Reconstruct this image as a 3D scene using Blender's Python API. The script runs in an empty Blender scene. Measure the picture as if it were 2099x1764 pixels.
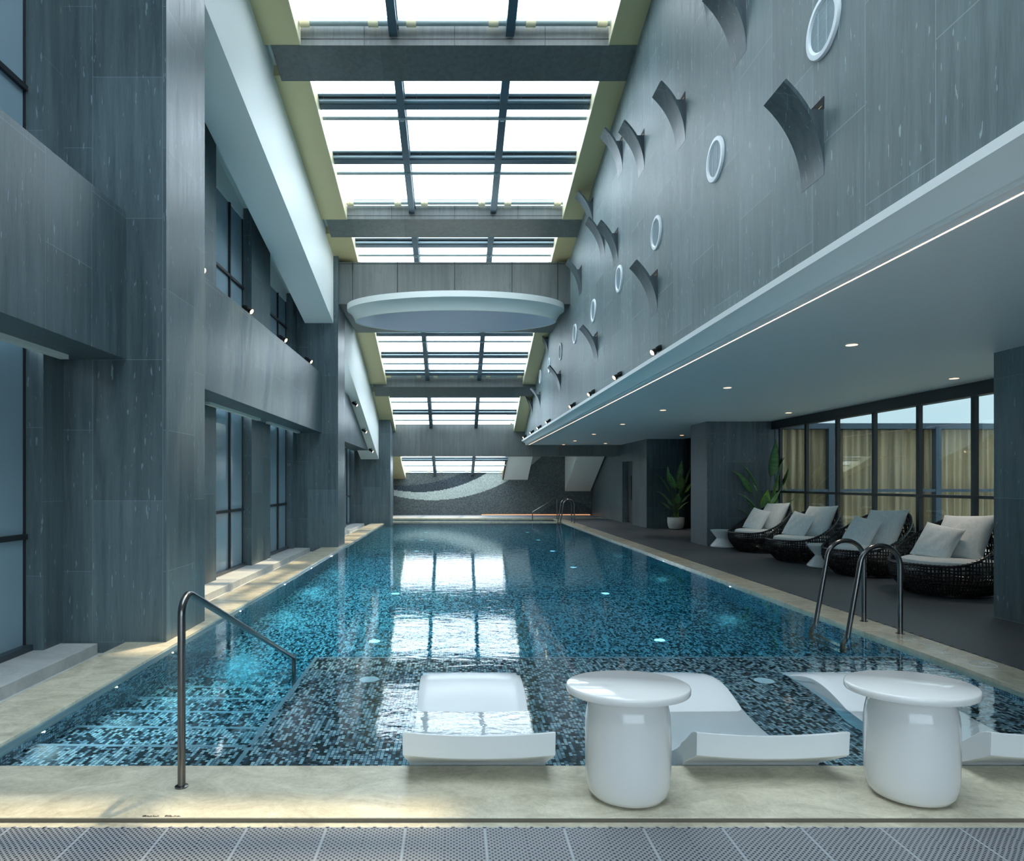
import bpy, bmesh, math, random
from mathutils import Vector, Matrix, Euler
PI = math.pi
R_ = math.radians
C = bpy.context.scene.collection
SC = bpy.context.scene
random.seed(7)

# ------------------------------------------------------------------ camera, sky, sun, exposure
H = 1.32                      # eye height above the pool coping
cd = bpy.data.cameras.new('camera'); cam = bpy.data.objects.new('camera', cd); C.objects.link(cam)
cam.location = (0, 0, H); cam.rotation_euler = (PI/2, 0, 0)
cd.sensor_width = 36; cd.sensor_fit = 'HORIZONTAL'; cd.lens = 1400/2099*36
cd.shift_x = (1049.5-932)/2099; cd.shift_y = (989-882)/2099
cd.clip_start = 0.05; cd.clip_end = 300
SC.camera = cam
SC.view_settings.view_transform = 'Standard'; SC.view_settings.look = 'None'
SC.view_settings.gamma = 1; SC.view_settings.use_curve_mapping = False
SC.view_settings.exposure = 0.95
SC.cycles.max_bounces = 10; SC.cycles.diffuse_bounces = 5; SC.cycles.glossy_bounces = 4
SC.cycles.transmission_bounces = 8; SC.cycles.transparent_max_bounces = 12
SC.cycles.sample_clamp_indirect = 6.0
SC.cycles.use_denoising = True

w = bpy.data.worlds.new('sky'); SC.world = w; w.use_nodes = True
wn = w.node_tree.nodes; wl = w.node_tree.links; wn.clear()
wo = wn.new('ShaderNodeOutputWorld'); wb = wn.new('ShaderNodeBackground')
tc = wn.new('ShaderNodeTexCoord'); nz = wn.new('ShaderNodeTexNoise'); cr = wn.new('ShaderNodeValToRGB')
nz.inputs['Scale'].default_value = 2.2; nz.inputs['Detail'].default_value = 4
cr.color_ramp.elements[0].position = .35; cr.color_ramp.elements[0].color = (.70, .86, .97, 1)
cr.color_ramp.elements[1].position = .65; cr.color_ramp.elements[1].color = (.82, .93, 1.0, 1)
wl.new(tc.outputs['Generated'], nz.inputs['Vector']); wl.new(nz.outputs['Fac'], cr.inputs['Fac'])
wl.new(cr.outputs['Color'], wb.inputs['Color']); wl.new(wb.outputs[0], wo.inputs['Surface'])
wb.inputs['Strength'].default_value = 3.6

sd = bpy.data.lights.new('sun', 'SUN'); sun = bpy.data.objects.new('sun', sd); C.objects.link(sun)
sd.energy = 2.7; sd.angle = R_(1.6); sd.color = (1.0, .82, .54)
sun.location = (2, 8, 12)
sun.rotation_euler = Vector((-.255, -.36, -1)).to_track_quat('-Z', 'Y').to_euler()

# ------------------------------------------------------------------ mesh helpers
class MB:
    def __init__(s): s.bm = bmesh.new()
    def box(s, x0, x1, y0, y1, z0, z1):
        v = [s.bm.verts.new(p) for p in ((x0,y0,z0),(x1,y0,z0),(x1,y1,z0),(x0,y1,z0),(x0,y0,z1),(x1,y0,z1),(x1,y1,z1),(x0,y1,z1))]
        for f in ((0,3,2,1),(4,5,6,7),(0,1,5,4),(1,2,6,5),(2,3,7,6),(3,0,4,7)): s.bm.faces.new([v[i] for i in f])
        return s
    def strip(s, x0, x1, pts):
        """solid running along Y between x0 and x1; pts = [(y, zlow, zhigh), ...]"""
        rows = [[s.bm.verts.new(p) for p in ((x0,y,a),(x1,y,a),(x1,y,b),(x0,y,b))] for y, a, b in pts]
        s._skin(rows); return s
    def _skin(s, rows, cap=True, closed=True):
        n = len(rows[0])
        for a, b in zip(rows, rows[1:]):
            for i in range(n if closed else n-1):
                j = (i+1) % n
                try: s.bm.faces.new((a[i], a[j], b[j], b[i]))
                except ValueError: pass
        if cap:
            s.bm.faces.new(list(reversed(rows[0]))); s.bm.faces.new(rows[-1])
    def loft(s, rings, cap=True, closed=True):
        s._skin([[s.bm.verts.new(p) for p in r] for r in rings], cap, closed); return s
    def tube(s, pts, r, n=10, cap=True, r2=None):
        pts = [Vector(p) for p in pts]; m = len(pts); rings = []
        t0 = (pts[1]-pts[0]).normalized()
        up = Vector((0,0,1)) if abs(t0.z) < .9 else Vector((1,0,0))
        nrm = (up - t0*up.dot(t0)).normalized()
        for i, p in enumerate(pts):
            if i == 0: t = pts[1]-pts[0]
            elif i == m-1: t = pts[-1]-pts[-2]
            else: t = (pts[i+1]-p).normalized()+(p-pts[i-1]).normalized()
            t.normalize(); nrm = (nrm - t*nrm.dot(t)).normalized(); b = t.cross(nrm)
            rr = r if r2 is None else r+(r2-r)*i/(m-1)
            rings.append([p + (nrm*math.cos(2*PI*k/n)+b*math.sin(2*PI*k/n))*rr for k in range(n)])
        return s.loft(rings, cap)
    def ring(s, pts, r, n=6):
        pts = [Vector(p) for p in pts]; m = len(pts); rows = []
        for i, p in enumerate(pts):
            t = (pts[(i+1) % m]-pts[i-1]).normalized(); a = t.cross(Vector((0,0,1))).normalized(); b = t.cross(a)
            rows.append([s.bm.verts.new(p+(a*math.cos(2*PI*k/n)+b*math.sin(2*PI*k/n))*r) for k in range(n)])
        s._skin(rows+[rows[0]], False); return s
    def lathe(s, prof, c=(0,0,0), n=48, sx=1, sy=1):
        rows = []
        for r, z in prof:
            rows.append([s.bm.verts.new((c[0]+max(r,1e-4)*sx*math.cos(2*PI*k/n), c[1]+max(r,1e-4)*sy*math.sin(2*PI*k/n), c[2]+z)) for k in range(n)])
        s._skin(rows, True); return s
    def quad(s, *p):
        s.bm.faces.new([s.bm.verts.new(q) for q in p]); return s
    def xform(s, M): bmesh.ops.transform(s.bm, matrix=M, verts=s.bm.verts); return s
    def obj(s, name, mat, parent=None, smooth=False, loc=None, bevel=0, fix=True):
        if fix: bmesh.ops.recalc_face_normals(s.bm, faces=s.bm.faces)
        me = bpy.data.meshes.new(name); s.bm.to_mesh(me); s.bm.free()
        me.materials.append(mat)
        if smooth:
            me.polygons.foreach_set('use_smooth', [True]*len(me.polygons))
            me.set_sharp_from_angle(angle=R_(40))
        o = bpy.data.objects.new(name, me); C.objects.link(o)
        if parent: o.parent = parent
        if loc: o.location = loc
        if bevel:
            b = o.modifiers.new('bevel', 'BEVEL'); b.width = bevel; b.segments = 2; b.limit_method = 'ANGLE'; b.angle_limit = R_(40)
        return o

def tag(o, label, cat, group=None, kind=None):
    o['label'] = label; o['category'] = cat
    if group: o['group'] = group
    if kind: o['kind'] = kind
    return o
def st(name, mb, mat, label, cat, **k): return tag(mb.obj(name, mat, **k), label, cat, kind='structure')
def thing(name, loc, label, cat, group=None, rz=0):
    o = bpy.data.objects.new(name, None); C.objects.link(o); o.location = loc; o.rotation_euler = (0,0,rz)
    return tag(o, label, cat, group)
def dup(root, loc, label, rz=None):
    r = root.copy(); C.objects.link(r); r.location = loc; r['label'] = label
    if rz is not None: r.rotation_euler = (0,0,rz)
    for ch in list(root.children):
        c = ch.copy(); C.objects.link(c); c.parent = r
        for g in list(ch.children):
            d = g.copy(); C.objects.link(d); d.parent = c
    return r

# ------------------------------------------------------------------ materials
def newmat(name):
    m = bpy.data.materials.new(name); m.use_nodes = True
    nt = m.node_tree; return m, nt, nt.nodes, nt.links, nt.nodes['Principled BSDF']
def plain(name, col, rough=.5, metal=0, spec=.5, emit=0, coat=0, ecol=None):
    m, nt, N, L, P = newmat(name)
    P.inputs['Base Color'].default_value = (*col, 1); P.inputs['Roughness'].default_value = rough
    P.inputs['Metallic'].default_value = metal; P.inputs['Specular IOR Level'].default_value = spec
    P.inputs['Coat Weight'].default_value = coat; P.inputs['Coat Roughness'].default_value = .05
    if emit:
        P.inputs['Emission Color'].default_value = (*(ecol or col), 1); P.inputs['Emission Strength'].default_value = emit
    return m
def mth(nt, op, a, b=None, c=None):
    n = nt.nodes.new('ShaderNodeMath'); n.operation = op
    for i, v in enumerate((a, b, c)):
        if v is None: continue
        if isinstance(v, (int, float)): n.inputs[i].default_value = v
        else: nt.links.new(v, n.inputs[i])
    return n.outputs[0]
def vmul(nt, v, s):
    n = nt.nodes.new('ShaderNodeVectorMath'); n.operation = 'MULTIPLY'; nt.links.new(v, n.inputs[0]); n.inputs[1].default_value = s
    return n.outputs[0]
def noise(nt, vec, scale, detail=3, rough=.55, dist=0):
    n = nt.nodes.new('ShaderNodeTexNoise'); nt.links.new(vec, n.inputs['Vector'])
    n.inputs['Scale'].default_value = scale; n.inputs['Detail'].default_value = detail
    n.inputs['Roughness'].default_value = rough; n.inputs['Distortion'].default_value = dist
    return n.outputs['Fac']
def ramp(nt, fac, stops, const=False):
    n = nt.nodes.new('ShaderNodeValToRGB'); nt.links.new(fac, n.inputs['Fac'])
    cr = n.color_ramp
    if const: cr.interpolation = 'CONSTANT'
    while len(cr.elements) < len(stops): cr.elements.new(.5)
    for e, (p, c) in zip(cr.elements, stops):
        e.position = p; e.color = (*c, 1) if len(c) == 3 else c
    return n.outputs['Color']
def mixc(nt, fac, a, b, mode='MIX'):
    n = nt.nodes.new('ShaderNodeMix'); n.data_type = 'RGBA'; n.blend_type = mode
    for sock, v in ((n.inputs[0], fac), (n.inputs[6], a), (n.inputs[7], b)):
        if isinstance(v, (int, float)): sock.default_value = v
        elif isinstance(v, tuple): sock.default_value = (*v, 1)
        else: nt.links.new(v, sock)
    return n.outputs[2]
def objco(nt): return nt.nodes.new('ShaderNodeTexCoord').outputs['Object']
def sep(nt, v):
    n = nt.nodes.new('ShaderNodeSeparateXYZ'); nt.links.new(v, n.inputs[0]); return n.outputs
def comb(nt, x, y, z):
    n = nt.nodes.new('ShaderNodeCombineXYZ')
    for i, v in enumerate((x, y, z)):
        if isinstance(v, (int, float)): n.inputs[i].default_value = v
        else: nt.links.new(v, n.inputs[i])
    return n.outputs[0]
def bump(nt, P, h, strength, dist):
    n = nt.nodes.new('ShaderNodeBump'); n.inputs['Strength'].default_value = strength; n.inputs['Distance'].default_value = dist
    nt.links.new(h, n.inputs['Height']); nt.links.new(n.outputs[0], P.inputs['Normal']); return n

def slate(name, dark, light, rough=.36, width=.58, height=1.17, seam=.5, flecks=.75, spec=.5, off=(.1,.0)):
    """stone veneer slabs: vertical veining, pale flecks, fine staggered joints"""
    m, nt, N, L, P = newmat(name)
    co = objco(nt); geo = N.new('ShaderNodeNewGeometry')
    nx, ny, nz_ = sep(nt, geo.outputs['True Normal']); x, y, z = sep(nt, co)
    h = mth(nt, 'ADD', mth(nt, 'MULTIPLY', x, mth(nt, 'ABSOLUTE', ny)), mth(nt, 'MULTIPLY', y, mth(nt, 'ABSOLUTE', nx)))
    h = mth(nt, 'ADD', h, mth(nt, 'MULTIPLY', x, mth(nt, 'ABSOLUTE', nz_)))
    vz = mth(nt, 'ADD', z, mth(nt, 'MULTIPLY', y, mth(nt, 'ABSOLUTE', nz_)))
    br = N.new('ShaderNodeTexBrick'); L.new(comb(nt, mth(nt, 'ADD', vz, off[1]), mth(nt, 'ADD', h, off[0]), 0), br.inputs['Vector'])
    br.inputs['Scale'].default_value = 1; br.inputs['Brick Width'].default_value = height; br.inputs['Row Height'].default_value = width
    br.inputs['Mortar Size'].default_value = .003; br.inputs['Mortar Smooth'].default_value = .3; br.inputs['Bias'].default_value = 0
    br.inputs['Color1'].default_value = (.84,.84,.84,1); br.inputs['Color2'].default_value = (1.12,1.12,1.12,1); br.inputs['Mortar'].default_value = (1,1,1,1)
    vein = noise(nt, vmul(nt, co, (9, 9, .55)), 1.6, 5, .62, .4)
    fine = noise(nt, vmul(nt, co, (60, 60, 4)), 2.0, 4, .6)
    big = noise(nt, co, .55, 3, .5)
    f = mth(nt, 'ADD', mth(nt, 'MULTIPLY', vein, .55), mth(nt, 'ADD', mth(nt, 'MULTIPLY', fine, .2), mth(nt, 'MULTIPLY', big, .35)))
    col = ramp(nt, f, [(.38, dark), (.72, light)])
    col = mixc(nt, 1.0, col, br.outputs['Color'], 'MULTIPLY')
    fl = noise(nt, vmul(nt, co, (46, 46, 8)), 1.0, 2, .4)
    flm = ramp(nt, fl, [(.70, (0,0,0)), (.73, (1,1,1))])
    col = mixc(nt, mth(nt, 'MULTIPLY', flm, flecks*.5), col, tuple(min(1, c*2.6+.05) for c in light))
    scr = noise(nt, vmul(nt, co, (22, 22, 2.2)), 1.3, 2, .4)
    scm = ramp(nt, scr, [(.25, (1,1,1)), (.28, (0,0,0))])
    col = mixc(nt, mth(nt, 'MULTIPLY', scm, .35), col, tuple(c*.4 for c in dark))
    col = mixc(nt, mth(nt, 'MULTIPLY', br.outputs['Fac'], seam), col, tuple(c*1.6+.02 for c in light))
    L.new(col, P.inputs['Base Color'])
    L.new(mth(nt, 'ADD', mth(nt, 'MULTIPLY', vein, .3), rough-.12), P.inputs['Roughness'])
    P.inputs['Specular IOR Level'].default_value = spec
    bump(nt, P, mth(nt, 'ADD', fine, mth(nt, 'MULTIPLY', vein, 1.5)), .22, .004)
    return m

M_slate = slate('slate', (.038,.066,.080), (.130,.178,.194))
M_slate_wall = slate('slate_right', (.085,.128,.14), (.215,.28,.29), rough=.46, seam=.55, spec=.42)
M_slate_dark = slate('slate_dark', (.045,.062,.078), (.115,.145,.165), rough=.45)
M_beam = slate('beam_stone', (.080,.095,.094), (.155,.172,.166), rough=.40, width=1.18, height=40, seam=-.0, flecks=.15, off=(0,0))

def stone(name, a, b, rough=.22, sc=3.2, vein=.5):
    m, nt, N, L, P = newmat(name); co = objco(nt)
    n1 = noise(nt, vmul(nt, co, (1, 1.6, 1)), sc, 6, .65, 1.4)
    n2 = noise(nt, vmul(nt, co, (1, 1, 1)), 38, 3, .6)
    f = mth(nt, 'ADD', mth(nt, 'MULTIPLY', n1, .78), mth(nt, 'MULTIPLY', n2, .22))
    col = ramp(nt, f, [(.33, a), (.64, b)])
    n3 = noise(nt, vmul(nt, co, (5, 3, 3)), 1.1, 5, .7, 2.5)
    vm = ramp(nt, n3, [(.485, (0,0,0)), (.5, (1,1,1)), (.515, (0,0,0))])
    col = mixc(nt, mth(nt, 'MULTIPLY', vm, vein*.5), col, tuple(c*.62 for c in a))
    L.new(col, P.inputs['Base Color']); P.inputs['Roughness'].default_value = rough
    return m
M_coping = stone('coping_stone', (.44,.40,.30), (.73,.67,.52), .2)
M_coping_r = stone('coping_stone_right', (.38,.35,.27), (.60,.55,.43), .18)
M_conc = stone('concrete', (.40,.42,.41), (.56,.57,.55), .5, 2.2, .15)
M_white = plain('white_paint', (.88,.92,.89), .5)
M_white2 = plain('white_cornice', (.88,.91,.91), .5)
M_ceil = plain('ceiling_paint', (.80,.84,.85), .42)
M_gold = plain('gold_panel', (.60,.53,.30), .36, metal=.3)
M_goldw = plain('gold_panel_edge', (.70,.66,.45), .45, metal=.2)
M_alu = plain('dark_aluminium', (.10,.145,.18), .35, metal=.5)
M_alul = plain('light_aluminium', (.30,.39,.44), .3, metal=.5)
M_rod = plain('blind_tube', (.36,.43,.43), .35, metal=.35)
M_cream = plain('cream_spool', (.80,.72,.48), .5)
M_black = plain('black_frame', (.012,.016,.02), .4)
M_spot = plain('spot_body', (.022,.024,.027), .32, metal=.4)
M_steel = plain('brushed_gunmetal', (.17,.17,.17), .24, metal=1)
M_fib = plain('white_fibreglass', (.76,.79,.80), .22, spec=.35)
M_tbl = plain('white_table_gloss', (.80,.79,.77), .16, coat=.5)
M_vent = plain('vent_white', (.80,.86,.90), .4)
M_lens = plain('lamp_lens', (1,.75,.45), .4, emit=5, ecol=(1,.74,.42))
M_down = plain('downlight_glow', (1,.7,.45), .4, emit=1.6, ecol=(1,.62,.36))
M_led = plain('led_strip', (1,.7,.5), .4, emit=2.2, ecol=(1,.66,.48))
M_led2 = plain('led_strip_amber', (1,.5,.25), .4, emit=.7, ecol=(1,.42,.2))
M_pled = plain('pool_led', (.7,.9,1), .4, emit=1.2, ecol=(.65,.9,1))
M_pledw = plain('pool_led_warm', (1,.9,.7), .4, emit=1.6, ecol=(1,.88,.62))
M_disc = plain('stretch_fabric', (.70,.73,.90), .3)
M_pot = plain('pot_ceramic', (.62,.64,.60), .45)
M_soil = plain('soil', (.03,.02,.014), .9)
M_rattan = plain('black_rattan', (.010,.011,.013), .3)
M_stem = plain('plant_stem', (.10,.17,.035), .45)
M_dark = plain('dark_void', (.006,.006,.006), .8)
M_brass = plain('brass_line', (.45,.33,.12), .35, metal=.8)
M_terr = plain('terrace_white', (.62,.62,.58), .6)
M_blind = plain('pelmet_white', (.62,.68,.64), .5)
M_mark = plain('etched_mark', (.62,.68,.68), .5)
M_ink = plain('ink_mark', (.05,.04,.03), .6)

def leafmat(name, a, b):
    m, nt, N, L, P = newmat(name); co = objco(nt)
    n = noise(nt, vmul(nt, co, (3, 3, 14)), 2, 3)
    L.new(ramp(nt, n, [(.3, a), (.7, b)]), P.inputs['Base Color']); P.inputs['Roughness'].default_value = .30
    return m
M_leaf = leafmat('leaf_green', (.09,.21,.08), (.20,.38,.12))
M_leaf2 = leafmat('leaf_light', (.20,.38,.05), (.34,.55,.08))

def fabric(name, a, b):
    m, nt, N, L, P = newmat(name); co = objco(nt)
    n = noise(nt, vmul(nt, co, (8, 60, 8)), 2, 4, .7)
    n2 = noise(nt, co, 420, 2, .5)
    L.new(ramp(nt, mth(nt, 'ADD', mth(nt, 'MULTIPLY', n, .7), mth(nt, 'MULTIPLY', n2, .3)), [(.35, a), (.65, b)]), P.inputs['Base Color'])
    P.inputs['Roughness'].default_value = .9; P.inputs['Sheen Weight'].default_value = .2
    bump(nt, P, n2, .3, .002)
    return m
M_cush = fabric('grey_melange_fabric', (.66,.71,.72), (.84,.88,.88))

def curtainmat():
    m, nt, N, L, P = newmat('beige_curtain'); co = objco(nt)
    n = noise(nt, vmul(nt, co, (9, 1, .12)), 1.4, 4, .6)
    L.new(ramp(nt, n, [(.36, (.30,.24,.15)), (.52, (.66,.52,.33)), (.68, (.40,.33,.22))]), P.inputs['Base Color'])
    P.inputs['Roughness'].default_value = .85; return m
M_curt = curtainmat()

def glassmat(name, tint, refl):
    m = bpy.data.materials.new(name); m.use_nodes = True; nt = m.node_tree; N = nt.nodes; L = nt.links; N.clear()
    o = N.new('ShaderNodeOutputMaterial'); mx = N.new('ShaderNodeMixShader'); t = N.new('ShaderNodeBsdfTransparent'); g = N.new('ShaderNodeBsdfGlossy')
    lw = N.new('ShaderNodeLayerWeight'); lw.inputs['Blend'].default_value = .5
    f5 = mth(nt, 'POWER', lw.outputs['Facing'], 4.0); fac = mth(nt, 'ADD', mth(nt, 'MULTIPLY', f5, refl), refl*.06)
    t.inputs['Color'].default_value = (*tint, 1); g.inputs['Roughness'].default_value = .01; g.inputs['Color'].default_value = (.9,.95,1,1)
    L.new(fac, mx.inputs[0]); L.new(t.outputs[0], mx.inputs[1]); L.new(g.outputs[0], mx.inputs[2]); L.new(mx.outputs[0], o.inputs['Surface'])
    return m
M_sky_glass = glassmat('skylight_glass', (.985,.99,1.0), .04)
M_tint_glass = glassmat('tinted_glass', (.335,.37,.37), .6)

def sideglass():
    m, nt, N, L, P = newmat('shaded_window_glass'); co = objco(nt)
    n = noise(nt, vmul(nt, co, (1, 1, .4)), .9, 3, .5)
    L.new(ramp(nt, n, [(.3, (.20,.30,.37)), (.7, (.28,.39,.46))]), P.inputs['Base Color'])
    P.inputs['Roughness'].default_value = .16; P.inputs['Coat Weight'].default_value = .3
    return m
M_sglass = sideglass()

def mosaic(name, stops, s=.0205, merge=True, grout=(.02,.03,.035), gw=.09):
    m, nt, N, L, P = newmat(name)
    co = objco(nt); geo = N.new('ShaderNodeNewGeometry'); nrm = sep(nt, geo.outputs['True Normal'])
    x, y, z = sep(nt, vmul(nt, co, (1/s, 1/s, 1/s)))
    z = mth(nt, 'ADD', z, .37); x = mth(nt, 'ADD', x, .31); y = mth(nt, 'ADD', y, .43)
    cx, cy, cz = mth(nt, 'FLOOR', x), mth(nt, 'FLOOR', y), mth(nt, 'FLOOR', z)
    def wn_(a, b, c):
        n = N.new('ShaderNodeTexWhiteNoise'); n.noise_dimensions = '3D'; L.new(comb(nt, a, b, c), n.inputs['Vector']); return n.outputs['Value']
    y2 = mth(nt, 'FLOOR', mth(nt, 'MULTIPLY', mth(nt, 'ADD', y, mth(nt, 'MODULO', cx, 2)), .5))
    mg = mth(nt, 'GREATER_THAN', wn_(cx, mth(nt, 'ADD', y2, 5000), cz), .5)
    cyy = mth(nt, 'ADD', mth(nt, 'MULTIPLY', mg, mth(nt, 'SUBTRACT', mth(nt, 'MULTIPLY', y2, 2.0), cy)), cy)
    v = wn_(cx, cyy, cz)
    col = ramp(nt, v, stops, True)
    def edge(c, nn, extra=None):
        f = mth(nt, 'FRACT', c); d = mth(nt, 'MINIMUM', f, mth(nt, 'SUBTRACT', 1.0, f))
        g = mth(nt, 'LESS_THAN', d, gw); g = mth(nt, 'MULTIPLY', g, mth(nt, 'LESS_THAN', mth(nt, 'ABSOLUTE', nn), .5))
        return g
    g = mth(nt, 'MAXIMUM', mth(nt, 'MAXIMUM', edge(x, nrm[0]), edge(y, nrm[1])), edge(z, nrm[2]))
    col = mixc(nt, g, col, grout)
    L.new(col, P.inputs['Base Color']); P.inputs['Roughness'].default_value = .25
    return m
M_mos = mosaic('pool_mosaic', [(0, (.008,.012,.018)), (.24, (.03,.045,.065)), (.36, (.13,.20,.26)), (.52, (.30,.41,.48)), (.74, (.52,.64,.70))])

def matrubber():
    m, nt, N, L, P = newmat('drainage_mat'); co = objco(nt)
    x, y, z = sep(nt, co); s = .3035
    u = mth(nt, 'SUBTRACT', mth(nt, 'FRACT', mth(nt, 'DIVIDE', mth(nt, 'SUBTRACT', x, .115), s)), .5)
    v = mth(nt, 'SUBTRACT', mth(nt, 'FRACT', mth(nt, 'DIVIDE', mth(nt, 'SUBTRACT', y, 2.626-3.035), s)), .5)
    au, av = mth(nt, 'ABSOLUTE', u), mth(nt, 'ABSOLUTE', v)
    a = mth(nt, 'FRACT', mth(nt, 'MULTIPLY', mth(nt, 'ADD', au, av), 14.0))
    b = mth(nt, 'FRACT', mth(nt, 'MULTIPLY', mth(nt, 'SUBTRACT', au, av), 14.0))
    ha = mth(nt, 'MULTIPLY', mth(nt, 'GREATER_THAN', a, .36), mth(nt, 'LESS_THAN', a, .90))
    hb = mth(nt, 'MULTIPLY', mth(nt, 'GREATER_THAN', b, .24), mth(nt, 'LESS_THAN', b, .76))
    hole = mth(nt, 'MULTIPLY', ha, hb)
    mu = mth(nt, 'MAXIMUM', au, av)
    sm = mth(nt, 'GREATER_THAN', mu, .478)
    hole = mth(nt, 'MULTIPLY', hole, mth(nt, 'SUBTRACT', 1.0, sm))
    col = mixc(nt, hole, (.255,.268,.285), (.016,.018,.022))
    line = mth(nt, 'MULTIPLY', mth(nt, 'GREATER_THAN', mu, .490), 1.0)
    col = mixc(nt, mth(nt, 'MULTIPLY', line, .6), col, (.42,.45,.48))
    L.new(col, P.inputs['Base Color']); P.inputs['Roughness'].default_value = .5
    bump(nt, P, mth(nt, 'SUBTRACT', 1.0, hole), .6, .004)
    return m
M_mat = matrubber()
M_deck = plain('deck_mat_dark', (.072,.080,.094), .5)

def watermat():
    m = bpy.data.materials.new('pool_water'); m.use_nodes = True; nt = m.node_tree; N = nt.nodes; L = nt.links; N.clear()
    o = N.new('ShaderNodeOutputMaterial'); g = N.new('ShaderNodeBsdfGlass'); g.inputs['IOR'].default_value = 1.33; g.inputs['Roughness'].default_value = 0
    co = objco(nt)
    n1 = noise(nt, vmul(nt, co, (1.4, 2.6, 1)), 3.0, 3, .5, .5)
    n2 = noise(nt, vmul(nt, co, (1.0, 2.2, 1)), 14.0, 2, .5, .3)
    b = N.new('ShaderNodeBump'); b.inputs['Strength'].default_value = 1.0; b.inputs['Distance'].default_value = .0014
    L.new(mth(nt, 'ADD', n1, mth(nt, 'MULTIPLY', n2, .22)), b.inputs['Height']); L.new(b.outputs[0], g.inputs['Normal'])
    va = N.new('ShaderNodeVolumeAbsorption'); va.inputs['Color'].default_value = (.10,.84,.95,1); va.inputs['Density'].default_value = .60
    L.new(g.outputs[0], o.inputs['Surface']); L.new(va.outputs[0], o.inputs['Volume'])
    return m
M_water = watermat()

def endmosaic():
    """grey tesserae with a pale and a dark wave sweeping across (the mural's own pattern)"""
    m, nt, N, L, P = newmat('mural_mosaic'); co = objco(nt)
    x, y, z = sep(nt, co); s = .03
    sx, sz = mth(nt, 'SNAP', x, s), mth(nt, 'SNAP', z, s)
    wnn = N.new('ShaderNodeTexWhiteNoise'); L.new(comb(nt, sx, 0, sz), wnn.inputs['Vector']); r = wnn.outputs['Value']
    n3 = noise(nt, comb(nt, x, 0, z), 26, 2, .6)
    def circ(cx, cz, rad):
        dx = mth(nt, 'SUBTRACT', sx, cx); dz = mth(nt, 'SUBTRACT', sz, cz)
        d = mth(nt, 'SQRT', mth(nt, 'ADD', mth(nt, 'MULTIPLY', dx, dx), mth(nt, 'MULTIPLY', dz, dz)))
        return mth(nt, 'LESS_THAN', d, rad)
    base = ramp(nt, mth(nt, 'ADD', mth(nt, 'MULTIPLY', r, .6), mth(nt, 'MULTIPLY', n3, .4)), [(.15, (.034,.047,.054)), (.85, (.135,.155,.15))])
    lite = ramp(nt, mth(nt, 'ADD', mth(nt, 'MULTIPLY', r, .6), mth(nt, 'MULTIPLY', n3, .4)), [(.15, (.30,.35,.33)), (.85, (.55,.60,.55))])
    dark = ramp(nt, mth(nt, 'ADD', mth(nt, 'MULTIPLY', r, .6), mth(nt, 'MULTIPLY', n3, .4)), [(.15, (.005,.010,.015)), (.85, (.06,.082,.098))])
    c1 = circ(*CIR[0]); c2 = circ(*CIR[1]); c3 = circ(*CIR[2]); c4 = circ(*CIR[3]); c5 = circ(*CIR[4])
    col = mixc(nt, c1, base, lite); col = mixc(nt, c2, col, dark); col = mixc(nt, c3, col, base)
    col = mixc(nt, mth(nt, 'MULTIPLY', c4, .75), col, dark)
    col = mixc(nt, mth(nt, 'MULTIPLY', c5, .6), col, dark)
    L.new(col, P.inputs['Base Color']); P.inputs['Roughness'].default_value = .35
    return m
def fitc(pts):
    # circle through three points
    (x1,y1),(x2,y2),(x3,y3) = pts
    a = x1-x2; b = y1-y2; c = x1-x3; d = y1-y3
    e = ((x1*x1-x2*x2)+(y1*y1-y2*y2))/2; f = ((x1*x1-x3*x3)+(y1*y1-y3*y3))/2
    D = a*d-b*c; cx = (d*e-b*f)/D; cy = (a*f-c*e)/D
    return cx, cy, math.hypot(x1-cx, y1-cy)
def EW(px, py): return ((px-932)*.02, H+(989-py)*.02)
CIR = [fitc([EW(806,1016), EW(900,1025), EW(1045,983)]), fitc([EW(806,1004), EW(890,1007), EW(1000,968)]),
       fitc([EW(806,995), EW(875,991), EW(955,966)]), (*EW(1165,1105), 1.55), (*EW(1165,1120), 1.35)]
M_mural = endmosaic()

# ------------------------------------------------------------------ the roof line (height above the eye of the glass, by distance)
RP = [(-5, 8.86), (8.906, 5.967), (12.74, 5.169), (14.06, 4.895), (17.75, 3.875), (20.15, 3.152), (21.34, 2.70), (23.12, 2.03), (25.9, .981), (28.0, .42), (28.3, .34)]
def RZ(y):
    for (a, za), (b, zb) in zip(RP, RP[1:]):
        if y <= b: return za+(zb-za)*(y-a)/(b-a)
    return RP[-1][1]
def Rh(y): return H+RZ(y)
def ysolve(py, off=0):
    """distance at which a line running across under the roof is seen at height py in the photo"""
    lo, hi = 6.0, 28.2
    for _ in range(60):
        m = (lo+hi)/2
        if 989-1400*(RZ(m)-off)/m < py: lo = m
        else: hi = m
    return (lo+hi)/2
def ys(a, b): return [a]+[p[0] for p in RP if a < p[0] < b]+[b]
def roofstrip(x0, x1, a, b, lo, hi): return [(y, Rh(y)-lo, Rh(y)+hi) for y in ys(a, b)]

YB = -4.0           # wall behind the viewer
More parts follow.
